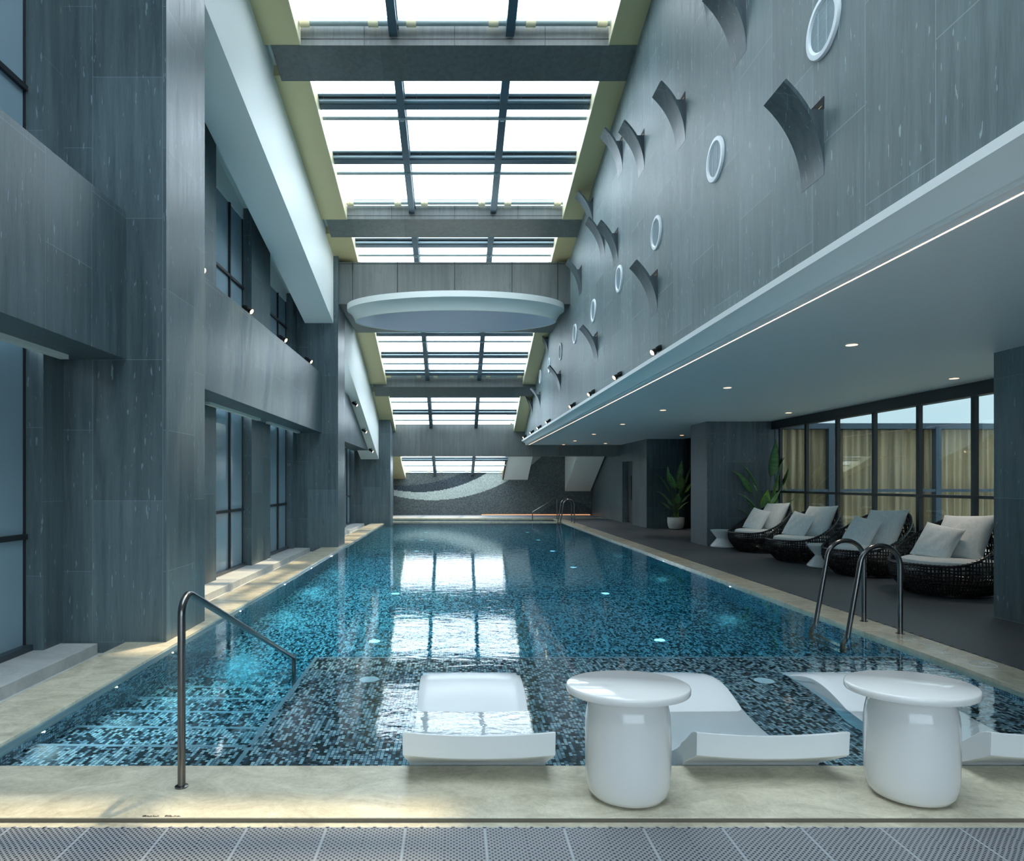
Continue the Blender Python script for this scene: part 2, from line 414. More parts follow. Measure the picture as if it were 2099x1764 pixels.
# ------------------------------------------------------------------ floor, coping, pool
st('floor', MB().box(-3.7, 6.66, YB, 2.626, -.2, -.004), M_mat, 'grey interlocking perforated drainage mat at the near edge of the pool', 'floor')
b = MB()
for i in range(-40, 25):                      # little joining tabs on the edge of the mat
    xx = .115+.0604*i
    if -3 < xx < 4.0: b.lathe([(.008, 0), (.008, .012)], (xx, 2.627, -.016), 10)
st('trim_1', b, M_mat, 'row of small rounded joining tabs along the near mat edge', 'mat edge')
st('trim_2', MB().box(-3.7, 4.03, 2.60, 2.70, -.15, -.018), M_coping, 'narrow pale stone strip between the coping and the grey mat', 'stone strip', bevel=.002)
st('floor_coping_front', MB().box(-3.7, 4.0, 2.694, 3.19, -.15, 0), M_coping, 'beige stone coping slab along the near end of the pool', 'coping', bevel=.003)
st('floor_coping_left', MB().box(-2.73, -2.30, 3.19, 22.35, -.15, 0), M_coping, 'beige stone coping along the left side of the pool', 'coping', bevel=.003)
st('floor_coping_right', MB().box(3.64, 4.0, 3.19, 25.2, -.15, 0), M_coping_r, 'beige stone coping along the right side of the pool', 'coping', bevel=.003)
st('floor_coping_far', MB().box(-2.6, 5.62, 25.2, 25.75, -.15, 0), M_coping, 'stone coping at the far end behind the small pool', 'coping')
st('floor_far', MB().box(-2.6, 5.62, 25.75, 28.2, -.15, -.004), plain('far_floor', (.27,.29,.31), .5), 'pale strip of floor in front of the mosaic end wall', 'floor')
st('floor_right', MB().box(4.03, 6.9, 2.60, 25.75, -.15, -.004), M_deck, 'dark grey ribbed deck along the right side under the low ceiling', 'floor')
st('trim_3', MB().box(4.0, 4.03, 2.70, 25.2, -.15, -.010), plain('pale_strip', (.62,.60,.52), .4), 'thin pale strip between right coping and dark deck', 'stone strip')
b = MB()
for i in range(150):
    yy = 2.75+i*.0607*2
    b.box(4.012, 4.05, yy, yy+.05, -.012, -.001)
st('trim_4', b, M_deck, 'toothed edge of the dark deck mat beside right coping', 'mat edge')
st('trim_12', MB().box(-3.7, 4.0, 2.6905, 2.6955, -.0178, -.003), plain('lip_shade', (.15,.135,.105), .6), 'dark strip painted as shade under the front edge of the near coping', 'joint')  # shade under the coping lip, put in as a dark coloured strip
# gutter and window ledges on the left
st('floor_gutter', MB().box(-3.3, -2.72, YB, 23.0, -.3, -.09), M_conc, 'sunken grey gutter between ledge and left coping', 'gutter')
for a, b_, t in ((YB, 5.62, 'under the nearest left windows'), (6.6, 13.86, 'under the middle left windows'), (14.9, 22.2, 'under the far left windows')):
    st('trim_5', MB().box(-3.42, -2.937, a, b_, -.2, 0), M_conc, 'pale concrete ledge '+t, 'ledge', bevel=.004)

def pool():
    b = MB(); F = -1.2
    b.box(-2.5, 3.84, 3.0, 25.4, F-.1, F)                 # bottom
    b.box(-2.6, -2.30, 3.0, 25.4, F, -.14); b.box(3.64, 3.9, 3.0, 25.4, F, -.14)
    b.box(-2.5, 3.84, 3.0, 3.19, F, -.14); b.box(-2.5, 3.84, 25.2, 25.5, F, -.14)
    b.box(-2.3, 3.64, 23.22, 23.30, F, -.045)             # wall to the small pool
    b.box(-2.3, 3.64, 23.30, 25.2, F, -.5)
    b.box(-1.11, 3.64, 3.19, 5.55, F, -.28)               # sun shelf
    for y0, y1, z in ((3.19, 3.75, -.28), (3.75, 4.16, -.43), (4.16, 4.57, -.58), (4.57, 4.98, -.73), (4.98, 5.39, -.90)):
        b.box(-2.30, -1.11, y0, y1, F, z)
    return b
st('floor_pool_basin', pool(), M_mos, 'blue and black mosaic tiled pool basin with shelf and steps', 'pool')
b = MB()
for y, z in ((3.75, -.28), (4.16, -.43), (4.57, -.58), (4.98, -.73), (5.39, -.90)):
    b.box(-2.295, -1.115, y-.028, y+.002, z-.02, z+.002)
b.box(-1.135, -1.108, 3.2, 5.55, -.30, -.278); b.box(-1.11, 3.63, 5.525, 5.552, -.30, -.278)
st('trim_6', b, plain('step_nosing', (.24,.32,.38), .3), 'thin grey nosing lines on the underwater steps and shelf edge', 'step edge')
st('floor_pool_lip', MB().box(-2.31, -2.294, 3.19, 22.35, -.14, -.018), plain('lip', (.20,.27,.29), .3), 'slim grey lip under the left coping at the waterline', 'pool edge')
st('floor_pool_divider', MB().box(-2.3, 3.64, 23.20, 23.32, -.06, 0), M_coping, 'slim stone kerb parting the far small pool from the main pool', 'kerb')
def waterbox(x0, x1, y0, y1, z0, z1, nx, ny):
    rows = []
    for j in range(ny+1):
        y = y0+(y1-y0)*j/ny
        rows.append([(x0+(x1-x0)*i/nx, y, z1) for i in range(nx+1)]+[(x1, y, z0), (x0, y, z0)])
    b.loft(rows)
b = MB(); waterbox(-2.31, 3.65, 3.18, 23.23, -1.25, -.03, 60, 200); waterbox(-2.31, 3.65, 23.29, 25.21, -.6, -.03, 60, 20)
wat = st('water', b, M_water, 'clear turquoise rippled water filling the indoor pool', 'water', smooth=True)

# ------------------------------------------------------------------ left wall: piers, spandrels, windows
def pier(y0, y1, xr, lab):
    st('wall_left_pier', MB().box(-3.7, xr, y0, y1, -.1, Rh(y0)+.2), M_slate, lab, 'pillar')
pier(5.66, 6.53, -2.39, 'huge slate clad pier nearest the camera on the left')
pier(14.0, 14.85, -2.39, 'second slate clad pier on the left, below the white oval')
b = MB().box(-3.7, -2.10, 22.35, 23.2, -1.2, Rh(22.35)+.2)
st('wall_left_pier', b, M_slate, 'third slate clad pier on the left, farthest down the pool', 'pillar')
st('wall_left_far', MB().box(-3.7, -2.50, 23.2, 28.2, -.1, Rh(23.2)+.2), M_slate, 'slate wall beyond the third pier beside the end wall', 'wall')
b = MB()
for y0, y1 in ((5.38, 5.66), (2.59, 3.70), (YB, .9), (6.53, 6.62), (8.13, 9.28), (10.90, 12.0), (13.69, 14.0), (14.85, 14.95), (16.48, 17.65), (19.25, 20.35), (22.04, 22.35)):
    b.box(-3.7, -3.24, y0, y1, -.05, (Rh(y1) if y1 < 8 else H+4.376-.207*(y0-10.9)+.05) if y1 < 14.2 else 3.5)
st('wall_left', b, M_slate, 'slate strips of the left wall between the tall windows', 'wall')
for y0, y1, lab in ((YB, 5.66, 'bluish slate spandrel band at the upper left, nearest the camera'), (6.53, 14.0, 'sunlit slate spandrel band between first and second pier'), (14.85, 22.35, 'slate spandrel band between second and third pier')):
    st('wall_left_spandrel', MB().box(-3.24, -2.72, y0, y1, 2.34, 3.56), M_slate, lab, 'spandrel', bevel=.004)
wn_i = 0
LW = [(.9, 2.59, None), (3.70, 5.38, None), (6.62, 8.13, 4.75), (9.28, 10.90, 4.2), (12.0, 13.69, 3.62), (14.95, 16.48, None), (17.65, 19.25, None), (20.35, 22.04, None)]
for k, (y0, y1, head) in enumerate(LW):
    near = k < 2
    mul = y1-.66 if k > 1 else None
    for lev in (0, 1):
        if lev == 1 and k > 4: continue
        z0, z1 = (0.0, 2.40) if lev == 0 else (3.50, (H+head if head else Rh(y1)-.2))
        wn_i += 1
        where = ['behind the camera', 'beside the first pier', 'just past the first pier', 'in the middle of the second bay', 'at the end of the second bay', 'just past the second pier', 'in the third bay', 'before the third pier'][k]
        root = thing('window_%d' % wn_i, (-3.39, y0, z0), 'tall dark framed %s window %s on the left' % ('lower' if lev == 0 else 'upper', where), 'window'); root['kind'] = 'structure'
        L_ = y1-y0; hh = z1-z0
        MB().box(-.02, 0, 0, L_, 0, hh).obj('pane', M_sglass, root)
        f = MB(); f.box(-.01, .012, L_-.02, L_, 0, hh).box(-.01, .012, 0, .02, 0, hh)
        tz = .875 if lev == 0 else .90
        f.box(-.01, .03, 0, L_, tz, tz+.042)
        if mul: f.box(-.01, .03, mul-y0-.02, mul-y0+.02, 0, hh)
        f.obj('frame', M_black, root)
        if lev == 0:
            MB().box(0, .07, 0, L_, 0, .045).obj('sill', plain('sill_dark', (.03,.045,.06), .3), root)
for y0, y1, za, zb in ((6.62, 8.13, H+4.75, H+5.1), (9.28, 10.9, H+4.2, H+4.75), (12.0, 13.69, H+3.62, H+4.2)):
    st('wall_left_head', MB().box(-3.6, -3.37, y0, y1, za, zb), M_white, 'white plate above the upper left window head', 'window head')
for y0, y1, w_ in ((3.1, 5.45, 'nearest'), (8.6, 10.85, 'middle'), (11.4, 13.6, 'next'), (14.95, 16.7, 'far'), (17.2, 19.4, 'farther')):
    tag(MB().box(-3.15, -3.08, y0, y1, 2.305, 2.34).obj('blind_pelmet', M_blind), 'pale narrow blind box under the spandrel, the %s one' % w_, 'blind box', 'blind boxes over the lower left windows')

# white sloping edge beams and the soffit over the upper windows
def W1(y): return H+3.27+.207*(14-y)
def W2(y): return H+.766+.306*(22.35-y)
def wbeam(y0, y1, f, lab):
    st('ceiling_edge_beam', MB().strip(-3.07, -2.487, [(y, f(y), Rh(y)-.10) for y in ys(y0, y1)]), M_white, lab, 'beam')
wbeam(YB, 5.66, W1, 'white sloping edge beam above the camera, out of frame left')
wbeam(6.53, 14.0, W1, 'long white sloping edge beam from first to second pier')
wbeam(14.85, 22.35, W2, 'white sloping edge beam from second to third pier')
st('ceiling_left_soffit', MB().strip(-3.7, -3.06, [(y, H+4.376-.207*(y-10.9), Rh(y)-.1) for y in (6.53, 14.0)]), M_white, 'white sloping soffit over the upper left windows', 'soffit')
st('ceiling_left_roof', MB().strip(-4.2, -2.2, [(y, Rh(y)-.12, Rh(y)+.25) for y in ys(YB, 28.2)]), M_white, 'solid white roof edge above the left wall', 'roof')

# ------------------------------------------------------------------ right wall, low ceiling, cornice
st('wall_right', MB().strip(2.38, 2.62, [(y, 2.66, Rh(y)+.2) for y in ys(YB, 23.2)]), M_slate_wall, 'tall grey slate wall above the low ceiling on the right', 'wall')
st('ceiling_right_roof', MB().strip(2.36, 3.2, [(y, Rh(y)-.12, Rh(y)+.25) for y in ys(YB, 23.6)]), M_white, 'solid roof edge above the right wall', 'roof')
st('ceiling', MB().box(2.50, 7.6, YB, 23.28, 2.60, 2.95), M_ceil, 'low flat pale ceiling over the lounge deck', 'ceiling')
prof = [(2.27, 1.443), (2.27, 1.394)]
for i in range(1, 8):                                   # concave cove
    a = i/7*PI/2
    t_ = i/7; prof.append((2.27+.135*(.42*math.sin(a)+.58*t_), 1.394-.096*(.42*(1-math.cos(a))+.58*t_)))
prof += [(2.405, 1.298), (2.44, 1.298), (2.44, 1.285), (2.505, 1.285), (2.52, 1.31), (2.52, 1.443)]
st('trim_7', MB().loft([[(x, y, H+z) for x, z in prof] for y in (YB, 23.15)]), M_white2, 'long white cove cornice along the foot of the right wall', 'cornice', smooth=True)
st('trim_8', MB().box(2.507, 2.5135, YB, 23.1, H+1.277, H+1.284), M_led, 'glowing warm light line under the white cornice', 'light strip')

# ------------------------------------------------------------------ cross beams
def beam(name, y0, y1, z0, z1, ztop0, lab, x0=-2.40, x1=2.38, zt1=None):
    zt1 = ztop0-.05 if zt1 is None else zt1
    m = MB().loft([[(x0,y0,H+z0),(x1,y0,H+z0),(x1,y0,H+ztop0),(x0,y0,H+ztop0)],[(x0,y1,H+z1),(x1,y1,H+z1),(x1,y1,H+zt1),(x0,y1,H+zt1)]])
    st('ceiling_beam', m, M_beam, lab, 'beam')
beam('b0', 5.45, 7.75, 5.80, 5.80, 6.02, 'grey stone roof beam over the first pier, above the frame')
beam('b1', 8.906, 9.47, 5.70, 5.565, RZ(8.906), 'grey stone roof beam crossing the top of the picture')
beam('b2', 12.74, 13.27, 4.914, 4.765, RZ(12.74), 'slim grey stone roof beam above the oval beam')
beam('b3', 14.06, 16.74, 3.676, 3.676, 4.54, 'deep grey panelled beam carrying the white oval', zt1=4.0)
beam('b4', 20.13, 20.62, 2.82, 2.61, RZ(20.13), 'slim grey roof beam beyond the oval')
b = MB().box(-2.12, 2.40, 23.2, 23.9, H+.915, H+1.985); b.box(2.40, 5.62, 23.2, 23.9, H+.915, H+1.285)
st('ceiling_beam', b, M_beam, 'deep grey beam at the far end of the main pool', 'beam')
# dark joints between the beam slabs
b = MB()
for xx in (-2.10, -1.18, 0, 1.18, 2.12):
    b.box(xx-.006, xx+.006, 14.054, 14.07, H+3.68, H+4.54)
    if abs(xx) < 2: b.box(xx-.004, xx+.004, 8.902, 8.92, H+5.70, H+RZ(8.906)); b.box(xx-.004, xx+.004, 12.736, 12.75, H+4.92, H+RZ(12.74))
b.box(-2.4, 2.38, 14.054, 14.07, H+4.50, H+4.508)
b.box(-2.4, 2.38, 8.901, 8.91, H+5.78, H+5.79); b.box(-2.4, 2.38, 12.735, 12.745, H+4.975, H+4.983)
st('trim_9', b, M_black, 'fine dark joints between the stone slabs of the roof beams', 'joint')

# gold reveals beside the skylight
spans = [(YB, 8.906), (9.40, 12.74), (13.2, 20.13), (20.55, 28.0)]
for i, (a, c) in enumerate(spans):
    for sx in (-1, 1):
        if sx > 0 and i == 3: c = 23.9
        xo, xi = (-2.52 if i == 3 else -2.487, -2.02) if sx < 0 else (2.02, 2.385)
        side = 'left' if sx < 0 else 'right'
        where = ['nearest skylight bay', 'second skylight bay', 'third skylight bay', 'farthest skylight bay'][i]
        st('ceiling_gold_reveal', MB().strip(xo, xi, [(y, Rh(y)-.262, Rh(y)-.02) for y in ys(a, c)]), M_gold, 'olive gold metal reveal on the %s of the %s' % (side, where), 'reveal')
        xe = -2.02 if sx < 0 else 2.02
        st('ceiling_reveal_edge', MB().strip(min(xe, xe-sx*.012), max(xe, xe-sx*.012), [(y, Rh(y)-.265, Rh(y)-.02) for y in ys(a, c)]), M_goldw, 'pale edge of the %s gold reveal in the %s' % (side, where), 'reveal edge')
# white sloping blocks at the far right
def S1(y): return H+.99+.483*(26.2-y)
def S2(y): return H+.976+.49*(25.3-y)
st('ceiling_far_soffit', MB().strip(2.0, 2.99, [(y, S1(y), H+2.6) for y in (23.92, 28.0)]), M_white, 'white sloping soffit beside the farthest skylight', 'soffit')
st('trim_10', MB().strip(1.955, 2.0, [(y, S1(y), Rh(y)+.1) for y in (23.92, 28.0)]), plain('bronze_edge', (.16,.11,.05), .4, metal=.4), 'dark bronze edge of the far sloping soffit', 'edge trim')
st('ceiling_far_block', MB().strip(4.52, 5.56, [(y, S2(y), H+2.6) for y in (23.92, 28.0)]), M_white, 'white sloping box above the far right corner', 'soffit')
st('ceiling_far', MB().box(1.98, 6.9, 23.9, 28.2, H+1.30, H+1.6), M_white, 'white ceiling behind the far beam', 'ceiling')

# ------------------------------------------------------------------ skylights: glass, rafters, bars
gi = 0
for i, (a, c) in enumerate(spans):
    wn_i += 1
    where = ['nearest', 'second', 'third', 'farthest'][i]
    c2 = min(c+.25, 28.0)
    root = thing('window_%d' % wn_i, (0, a, 0), 'sloping glass skylight over the pool, the %s bay with white sky' % where, 'skylight'); root['kind'] = 'structure'
    root.location = (0, 0, 0)
    for x0, x1 in ((-2.02, -.80), (-.80, .72), (.72, 2.02)):
        MB().strip(x0, x1, [(y, Rh(y), Rh(y)+.012) for y in ys(a, c2)]).obj('pane', M_sky_glass, root)
    for xc in (-.80, .72):
        MB().strip(xc-.055, xc+.055, [(y, Rh(y)-.15, Rh(y)-.005) for y in ys(a, c2)]).obj('rafter', M_alu, root)
        MB().strip(xc+.058, xc+.072, [(y, Rh(y)-.06, Rh(y)-.01) for y in ys(a, c2)]).obj('rafter_trim', M_alul, root)
BARS = [9.06-1.22*k for k in range(11, 0, -1)]+[ysolve(210, .06), ysolve(324, .06), ysolve(498, .06), 17.6, ysolve(727, .05), ysolve(763, .05), 21.15, ysolve(844, .05), 23.6, 24.85, ysolve(940, .04)]
for n_, yb in enumerate(BARS):
    if yb < 2: continue
    root = thing('skylight_bar', (0, yb, Rh(yb)), 'dark aluminium glazing bar crossing the skylight, number %d from the near end' % (n_), 'glazing bar', 'glazing bars of the skylight')
    sl = (Rh(yb+.1)-Rh(yb-.1))/.2; ang = math.atan(sl)
    for nm, mat, y0, y1, z0, z1 in (('bar', M_alu, .0, .10, -.11, -.005), ('ledge', M_alul, -.055, 0, -.09, -.01), ('gasket', M_black, -.075, -.055, -.05, -.005), ('lip', M_alul, -.13, -.075, -.035, -.004)):
        o = MB().box(-2.02, 2.02, y0, y1, z0, z1).xform(Matrix.Rotation(ang, 4, 'X')).obj(nm, mat, root)
ordw = ['first', 'second', 'third', 'fourth', 'fifth', 'sixth', 'seventh', 'eighth', 'ninth', 'tenth', 'eleventh', 'twelfth', 'thirteenth', 'fourteenth', 'fifteenth', 'sixteenth', 'seventeenth', 'eighteenth']
for o in [o for o in C.objects if o.name.startswith('skylight_bar')]:
    pass
k = 0
for o in sorted([o for o in C.objects if o.name.startswith('skylight_bar')], key=lambda o: o.location.y):
    o['label'] = 'dark aluminium glazing bar across the skylight, %s from the near end' % ordw[k]; k += 1

def clips(root, y, z):
    for xc in (-.80, .72):
        b = MB(); b.box(xc-.03, xc-.012, y-.035, y+.03, z-.03, z+.09); b.box(xc+.012, xc+.03, y-.035, y+.03, z-.03, z+.09); b.box(xc-.03, xc+.03, y-.01, y+.02, z-.045, z-.02)
        b.obj('clip', M_alul, root)
RODS = [ysolve(238, .10), ysolve(351, .10), ysolve(520, .10), ysolve(697, .10), ysolve(742.6, .10), ysolve(822, .09), ysolve(859, .08), 25.5, ysolve(950.6, .05)]
for k, yr in enumerate(RODS):
    off = .08 if yr < 21 else .06
    root = thing('blind_rod', (0, 0, 0), 'pale round blind rod clipped under the skylight rafters, %s from the near end' % ordw[k], 'blind rod', 'blind rods under the skylight')
    z = Rh(yr)-off-.05
    MB().tube([(-2.0, yr, z), (2.0, yr, z)], .030, 10).obj('tube', M_rod, root, smooth=True)
    clips(root, yr, z)
for k, (py, yr) in enumerate(((46, 8.80), (415, 12.63), (770, 20.03), (965, 27.90))):
    z = H+(989-py)/1400*yr
    root = thing('blind_roller', (0, 0, 0), 'silver roller tube with cream spools under the skylight, %s' % ['at the top edge of the picture', 'above the slim beam', 'beyond the white oval', 'above the mosaic end wall'][k], 'blind roller', 'blind rollers at the foot of each skylight bay')
    rr = .040
    MB().tube([(-2.0, yr, z), (2.0, yr, z)], rr, 14).obj('tube', M_rod, root, smooth=True)
    MB().tube([(-2.0, yr+.02, z+rr*1.5), (2.0, yr+.02, z+rr*1.5)], rr*.3, 8).obj('rail', M_alul, root, smooth=True)
    for xs in (-1.93, -1.05, -.56, .50, .98, 1.90):
        sp = MB().tube([(xs-.063, yr, z), (xs+.063, yr, z)], rr*1.36, 16).obj('spool', M_cream, root, smooth=True)
        ya = [7.2, 9.45, 17.0, 24.0][k]
        MB().tube([(xs, y, (Rh(y)-.06)) for y in ys(ya, yr)], .0022, 4).obj('wire', M_alul, root)
    clips(root, yr, z)

# ------------------------------------------------------------------ end wall and right-hand back walls
b = MB().box(-2.52, 2.0, 28.0, 28.3, -.1, H+.42); b.box(2.0, 5.9, 28.0, 28.3, -.1, H+1.5)
st('wall_end', b, M_mural, 'mosaic end wall with a pale wave sweeping across grey', 'wall')
st('trim_11', MB().box(1.1, 5.55, 27.96, 28.0, .0, .022), M_led2, 'amber light line at the foot of the mosaic end wall', 'light strip')
b = MB().box(5.62, 7.2, 20.0, 21.6, -.05, 2.62); b.box(5.62, 7.2, 22.9, 28.2, -.05, 2.62); b.box(5.62, 7.2, 21.6, 22.9, 2.02, 2.62)
st('wall_right_far', b, M_slate, 'slate wall with a doorway at the far right end', 'wall')
dr = thing('door_1', (5.80, 21.6, 0), 'dark recessed door in the far right slate wall', 'door'); dr['kind'] = 'structure'
MB().box(0, .05, 0, 1.3, 0, 2.02).obj('door_leaf', plain('door_dark', (.05,.055,.06), .4), dr)
MB().box(-.02, 0, .78, .88, .75, 1.55).obj('slot_window', M_black, dr)
st('wall_right_column', MB().box(5.28, 6.72, 14.29, 15.27, -.05, 2.62), M_slate_dark, 'slate column standing beside the tall plant and glass wall', 'pillar')
st('wall_right_near', MB().box(5.32, 8.5, YB, 6.74, -.05, 2.62), M_slate, 'slate wall block cut by the right edge of the picture', 'wall')
b = MB().box(-3.7, -2.2, YB-.3, YB, -.1, 11); b.box(-2.2, 5.32, YB-.3, YB, 3.1, 11); b.box(4.9, 5.4, YB-.3, YB, -.1, 3.1); b.box(-2.2, 4.9, YB-.3, YB, -.1, .2)
st('wall_back', b, M_slate, 'slate wall behind the viewpoint', 'wall')
root = thing('window_30', (0, 0, 0), 'wide unseen window added behind the viewpoint for fill light', 'window'); root['kind'] = 'structure'  # added, never in view: lets in fill light for table and lounger fronts
MB().box(-2.2, 4.9, YB-.16, YB-.14, .2, 3.1).obj('pane', glassmat('fill_window_glass', (.70,.72,.73), .05), root)
for xx in (-.8, .6, 2.0, 3.4): MB().box(xx-.03, xx+.03, YB-.2, YB-.1, .2, 3.1).obj('mullion', M_black, root)

# ------------------------------------------------------------------ glass wall to the terrace
gx = 6.66
wn_i += 1
root = thing('window_%d' % wn_i, (0, 0, 0), 'black framed glass wall behind the rattan chairs looking onto a terrace', 'window wall'); root['kind'] = 'structure'
MB().box(gx+.03, gx+.045, 6.74, 14.29, 0, 2.50).obj('pane', M_tint_glass, root)
MB().box(gx-.04, gx+.10, 6.74, 14.29, 2.43, 2.62).obj('header', M_black, root)
MB().box(gx-.03, gx+.06, 6.74, 14.29, 1.115, 1.155).obj('transom', M_black, root)
MB().box(gx-.03, gx+.06, 6.74, 14.29, -.01, .06).obj('bottom_rail', M_black, root)
for i in range(8):
    yy = 13.98-i*1.045
    MB().box(gx-.02, gx+.035, yy-.033, yy+.033, 0, 2.5).obj('mullion', M_black, root)
wn_i += 1
root = thing('window_%d' % wn_i, (0, 0, 0), 'strip of black framed glass behind the far potted plant', 'window'); root['kind'] = 'structure'
MB().box(gx+.06, gx+.08, 15.27, 20.0, 0, 2.62).obj('pane', plain('dark_glass', (.01,.014,.018), .1), root)
for yy in (15.4, 16.5, 17.6, 18.7, 19.8): MB().box(gx, gx+.09, yy-.04, yy+.04, 0, 2.62).obj('mullion', M_black, root)

# terrace and the neighbouring wing with curtains
st('floor_terrace', MB().box(6.78, 22, -2, 19, -.25, -.03), M_terr, 'white terrace floor outside the glass wall', 'terrace')
def wy(x): return 15.0 if x < 11 else 15.0+(x-11)**2*.10
wing = thing('terrace_wing', (0, 0, 0), 'curved glazed wing across the terrace with blue grey frames', 'building')
M_bf = plain('blue_frame', (.06,.10,.145), .4)
xs_ = [6.85+i*.5 for i in range(20)]
for z0, z1, nm in ((2.50, 2.62, 'top_rail'), (1.12, 1.18, 'middle_rail'), (-.03, .07, 'bottom_rail')):
    MB().loft([[(x, wy(x)-.08, z0), (x, wy(x)+.06, z0), (x, wy(x)+.06, z1), (x, wy(x)-.08, z1)] for x in xs_]).obj(nm, M_bf, wing)
for x in (7.0, 8.23, 10.57, 12.9, 15.2): MB().box(x-.06, x+.06, wy(x)-.09, wy(x)+.05, 0, 2.55).obj('mullion', M_bf, wing)
MB().loft([[(x, wy(x)+1.2, -.03), (x, wy(x)+1.3, -.03), (x, wy(x)+1.3, 2.5), (x, wy(x)+1.2, 2.5)] for x in xs_]).obj('back_wall', M_dark, wing)
MB().loft([[(x, wy(x)-.05, 2.52), (x, wy(x)+1.4, 2.52), (x, wy(x)+1.4, 2.60), (x, wy(x)-.05, 2.60)] for x in xs_]).obj('roof_slab', M_bf, wing)
for k, (xa, xb) in enumerate(((6.98, 8.32), (8.10, 10.66), (10.42, 12.98), (12.75, 15.15))):
    rows = []
    nn = int((xb-xa)/.012)
    rnd = random.Random(k); ph = [rnd.uniform(0, 6.3) for _ in range(4)]
    for z in (.08, .9, 1.7, 2.5):
        t = z/2.5
        rows.append([(xa+(xb-xa)*i/nn, wy(xa+(xb-xa)*i/nn)+.16+.13*(k % 2)+(.045-.02*t)*math.sin(38*(xb-xa)*i/nn+ph[0]+.6*math.sin(9*(xb-xa)*i/nn+ph[1]))+.02*math.sin(17*(xb-xa)*i/nn+ph[2]+(1-t)), z) for i in range(nn+1)])
    tag(MB().loft(rows, False, False).obj('curtain', M_curt, smooth=True, fix=False), 'beige pleated curtain in the terrace wing, %s panel from the plant' % ordw[k], 'curtain', 'beige curtains seen through the glass wall')

# ------------------------------------------------------------------ white oval
root = thing('ceiling_oval', (.02, 14.2, H+3.66), 'large white oval ceiling disc with a lavender stretched centre', 'ceiling disc')
n = 96; rings = []
op = [(1.0, 0.0, 0, 0), ]
def oval(dx, z):   # inset dx from the outer rim
    return [((2.25-dx)*math.cos(2*PI*k/n), (1.155-dx)*math.sin(2*PI*k/n), z) for k in range(n)]
prf = [(.0, .012), (.0, -.105)]
for i in range(1, 9):
    a = i/8*PI/2
    t_ = i/8; prf.append((.165*(.5*math.sin(a)+.5*t_), -.105-.22*(.5*(1-math.cos(a))+.5*t_)))
prf += [(.195, -.328), (.215, -.322), (.215, -.30)]
MB().loft([oval(d, z) for d, z in prf]).obj('rim', M_white, root, smooth=True)
MB().loft([oval(.20, -.312), oval(.20, -.318)]).obj('stretched_panel', M_disc, root)

# ------------------------------------------------------------------ curved slate fins on the right wall
def make_fin():
    root = thing('wall_fin', (0, 0, 0), '', 'wall fin', 'curved slate fins on the right wall')
    Rr = .822; th = R_(46.9); W = .285; N_ = 14; rows = []
    for i in range(N_+1):
        a = th*i/N_; t = .006+.018*min(1, i/3)
        x, z = -Rr*(1-math.cos(a)), Rr*math.sin(a)
        ox, oz = math.cos(a)*t, math.sin(a)*t       # outward normal towards the wall side
        rows.append([(x-.001, 0, z), (x-.001, W, z), (x+ox, W, z+oz), (x+ox, 0, z+oz)])
    MB().loft(rows).obj('blade', M_slate, root, smooth=True)
    rows = []
    for i in range(3, 9):
        a = th*i/N_; x, z = -Rr*(1-math.cos(a)), Rr*math.sin(a)
        if z > .422: break
        rows.append([(x+.02, .004, z), (.0, .004, z), (.0, W-.004, z), (x+.02, W-.004, z)])
    a = math.asin(.422/Rr); x = -Rr*(1-math.cos(a)); rows.append([(x+.02, .004, .422), (0, .004, .422), (0, W-.004, .422), (x+.02, W-.004, .422)])
    MB().loft(rows).obj('bracket', M_slate_dark, root)
    s = MB().box(-.003, .004, 0, W, .424, .505).obj('slot', M_dark, root)
    MB().box(-.005, -.003, .02, W-.02, .45, .454).obj('brass_line', M_brass, s)
    return root
FINS = [(5.57, 4.13, 'topmost and cut by the frame'), (4.40, 2.59, 'largest one at the upper right'), (6.16, 4.90, 'only its foot peeping behind the topmost fin'),
        (7.05, 4.14, 'alone above the second vent'), (8.57, 4.543, 'right one of the overlapping upper pair'), (9.68, 5.03, 'left one of the overlapping upper pair'),
        (11.74, 5.01, 'highest one beside the slim beam'), (10.84, 4.21, 'middle of the clustered three'), (9.95, 3.82, 'lowest of the clustered three'),
        (12.79, 4.18, 'in front of the deep panelled beam'), (8.01, 2.607, 'low one right of the fourth vent'), (11.36, 2.62, 'low one below the fifth vent'),
        (17.35, 3.84, 'far one just behind the oval'), (15.34, 2.63, 'far low one beyond the oval'), (18.98, 2.64, 'second last of the row towards the end wall'), (20.83, 2.666, 'last of the row towards the end wall')]
fin0 = make_fin()
for k, (y, zt, lab) in enumerate(FINS):
    loc = (2.38, y, H+zt-.605)
    lb = 'curved slate fin on the right wall, '+lab
    if k == 0: fin0.location = loc; fin0['label'] = lb
    else: dup(fin0, loc, lb)

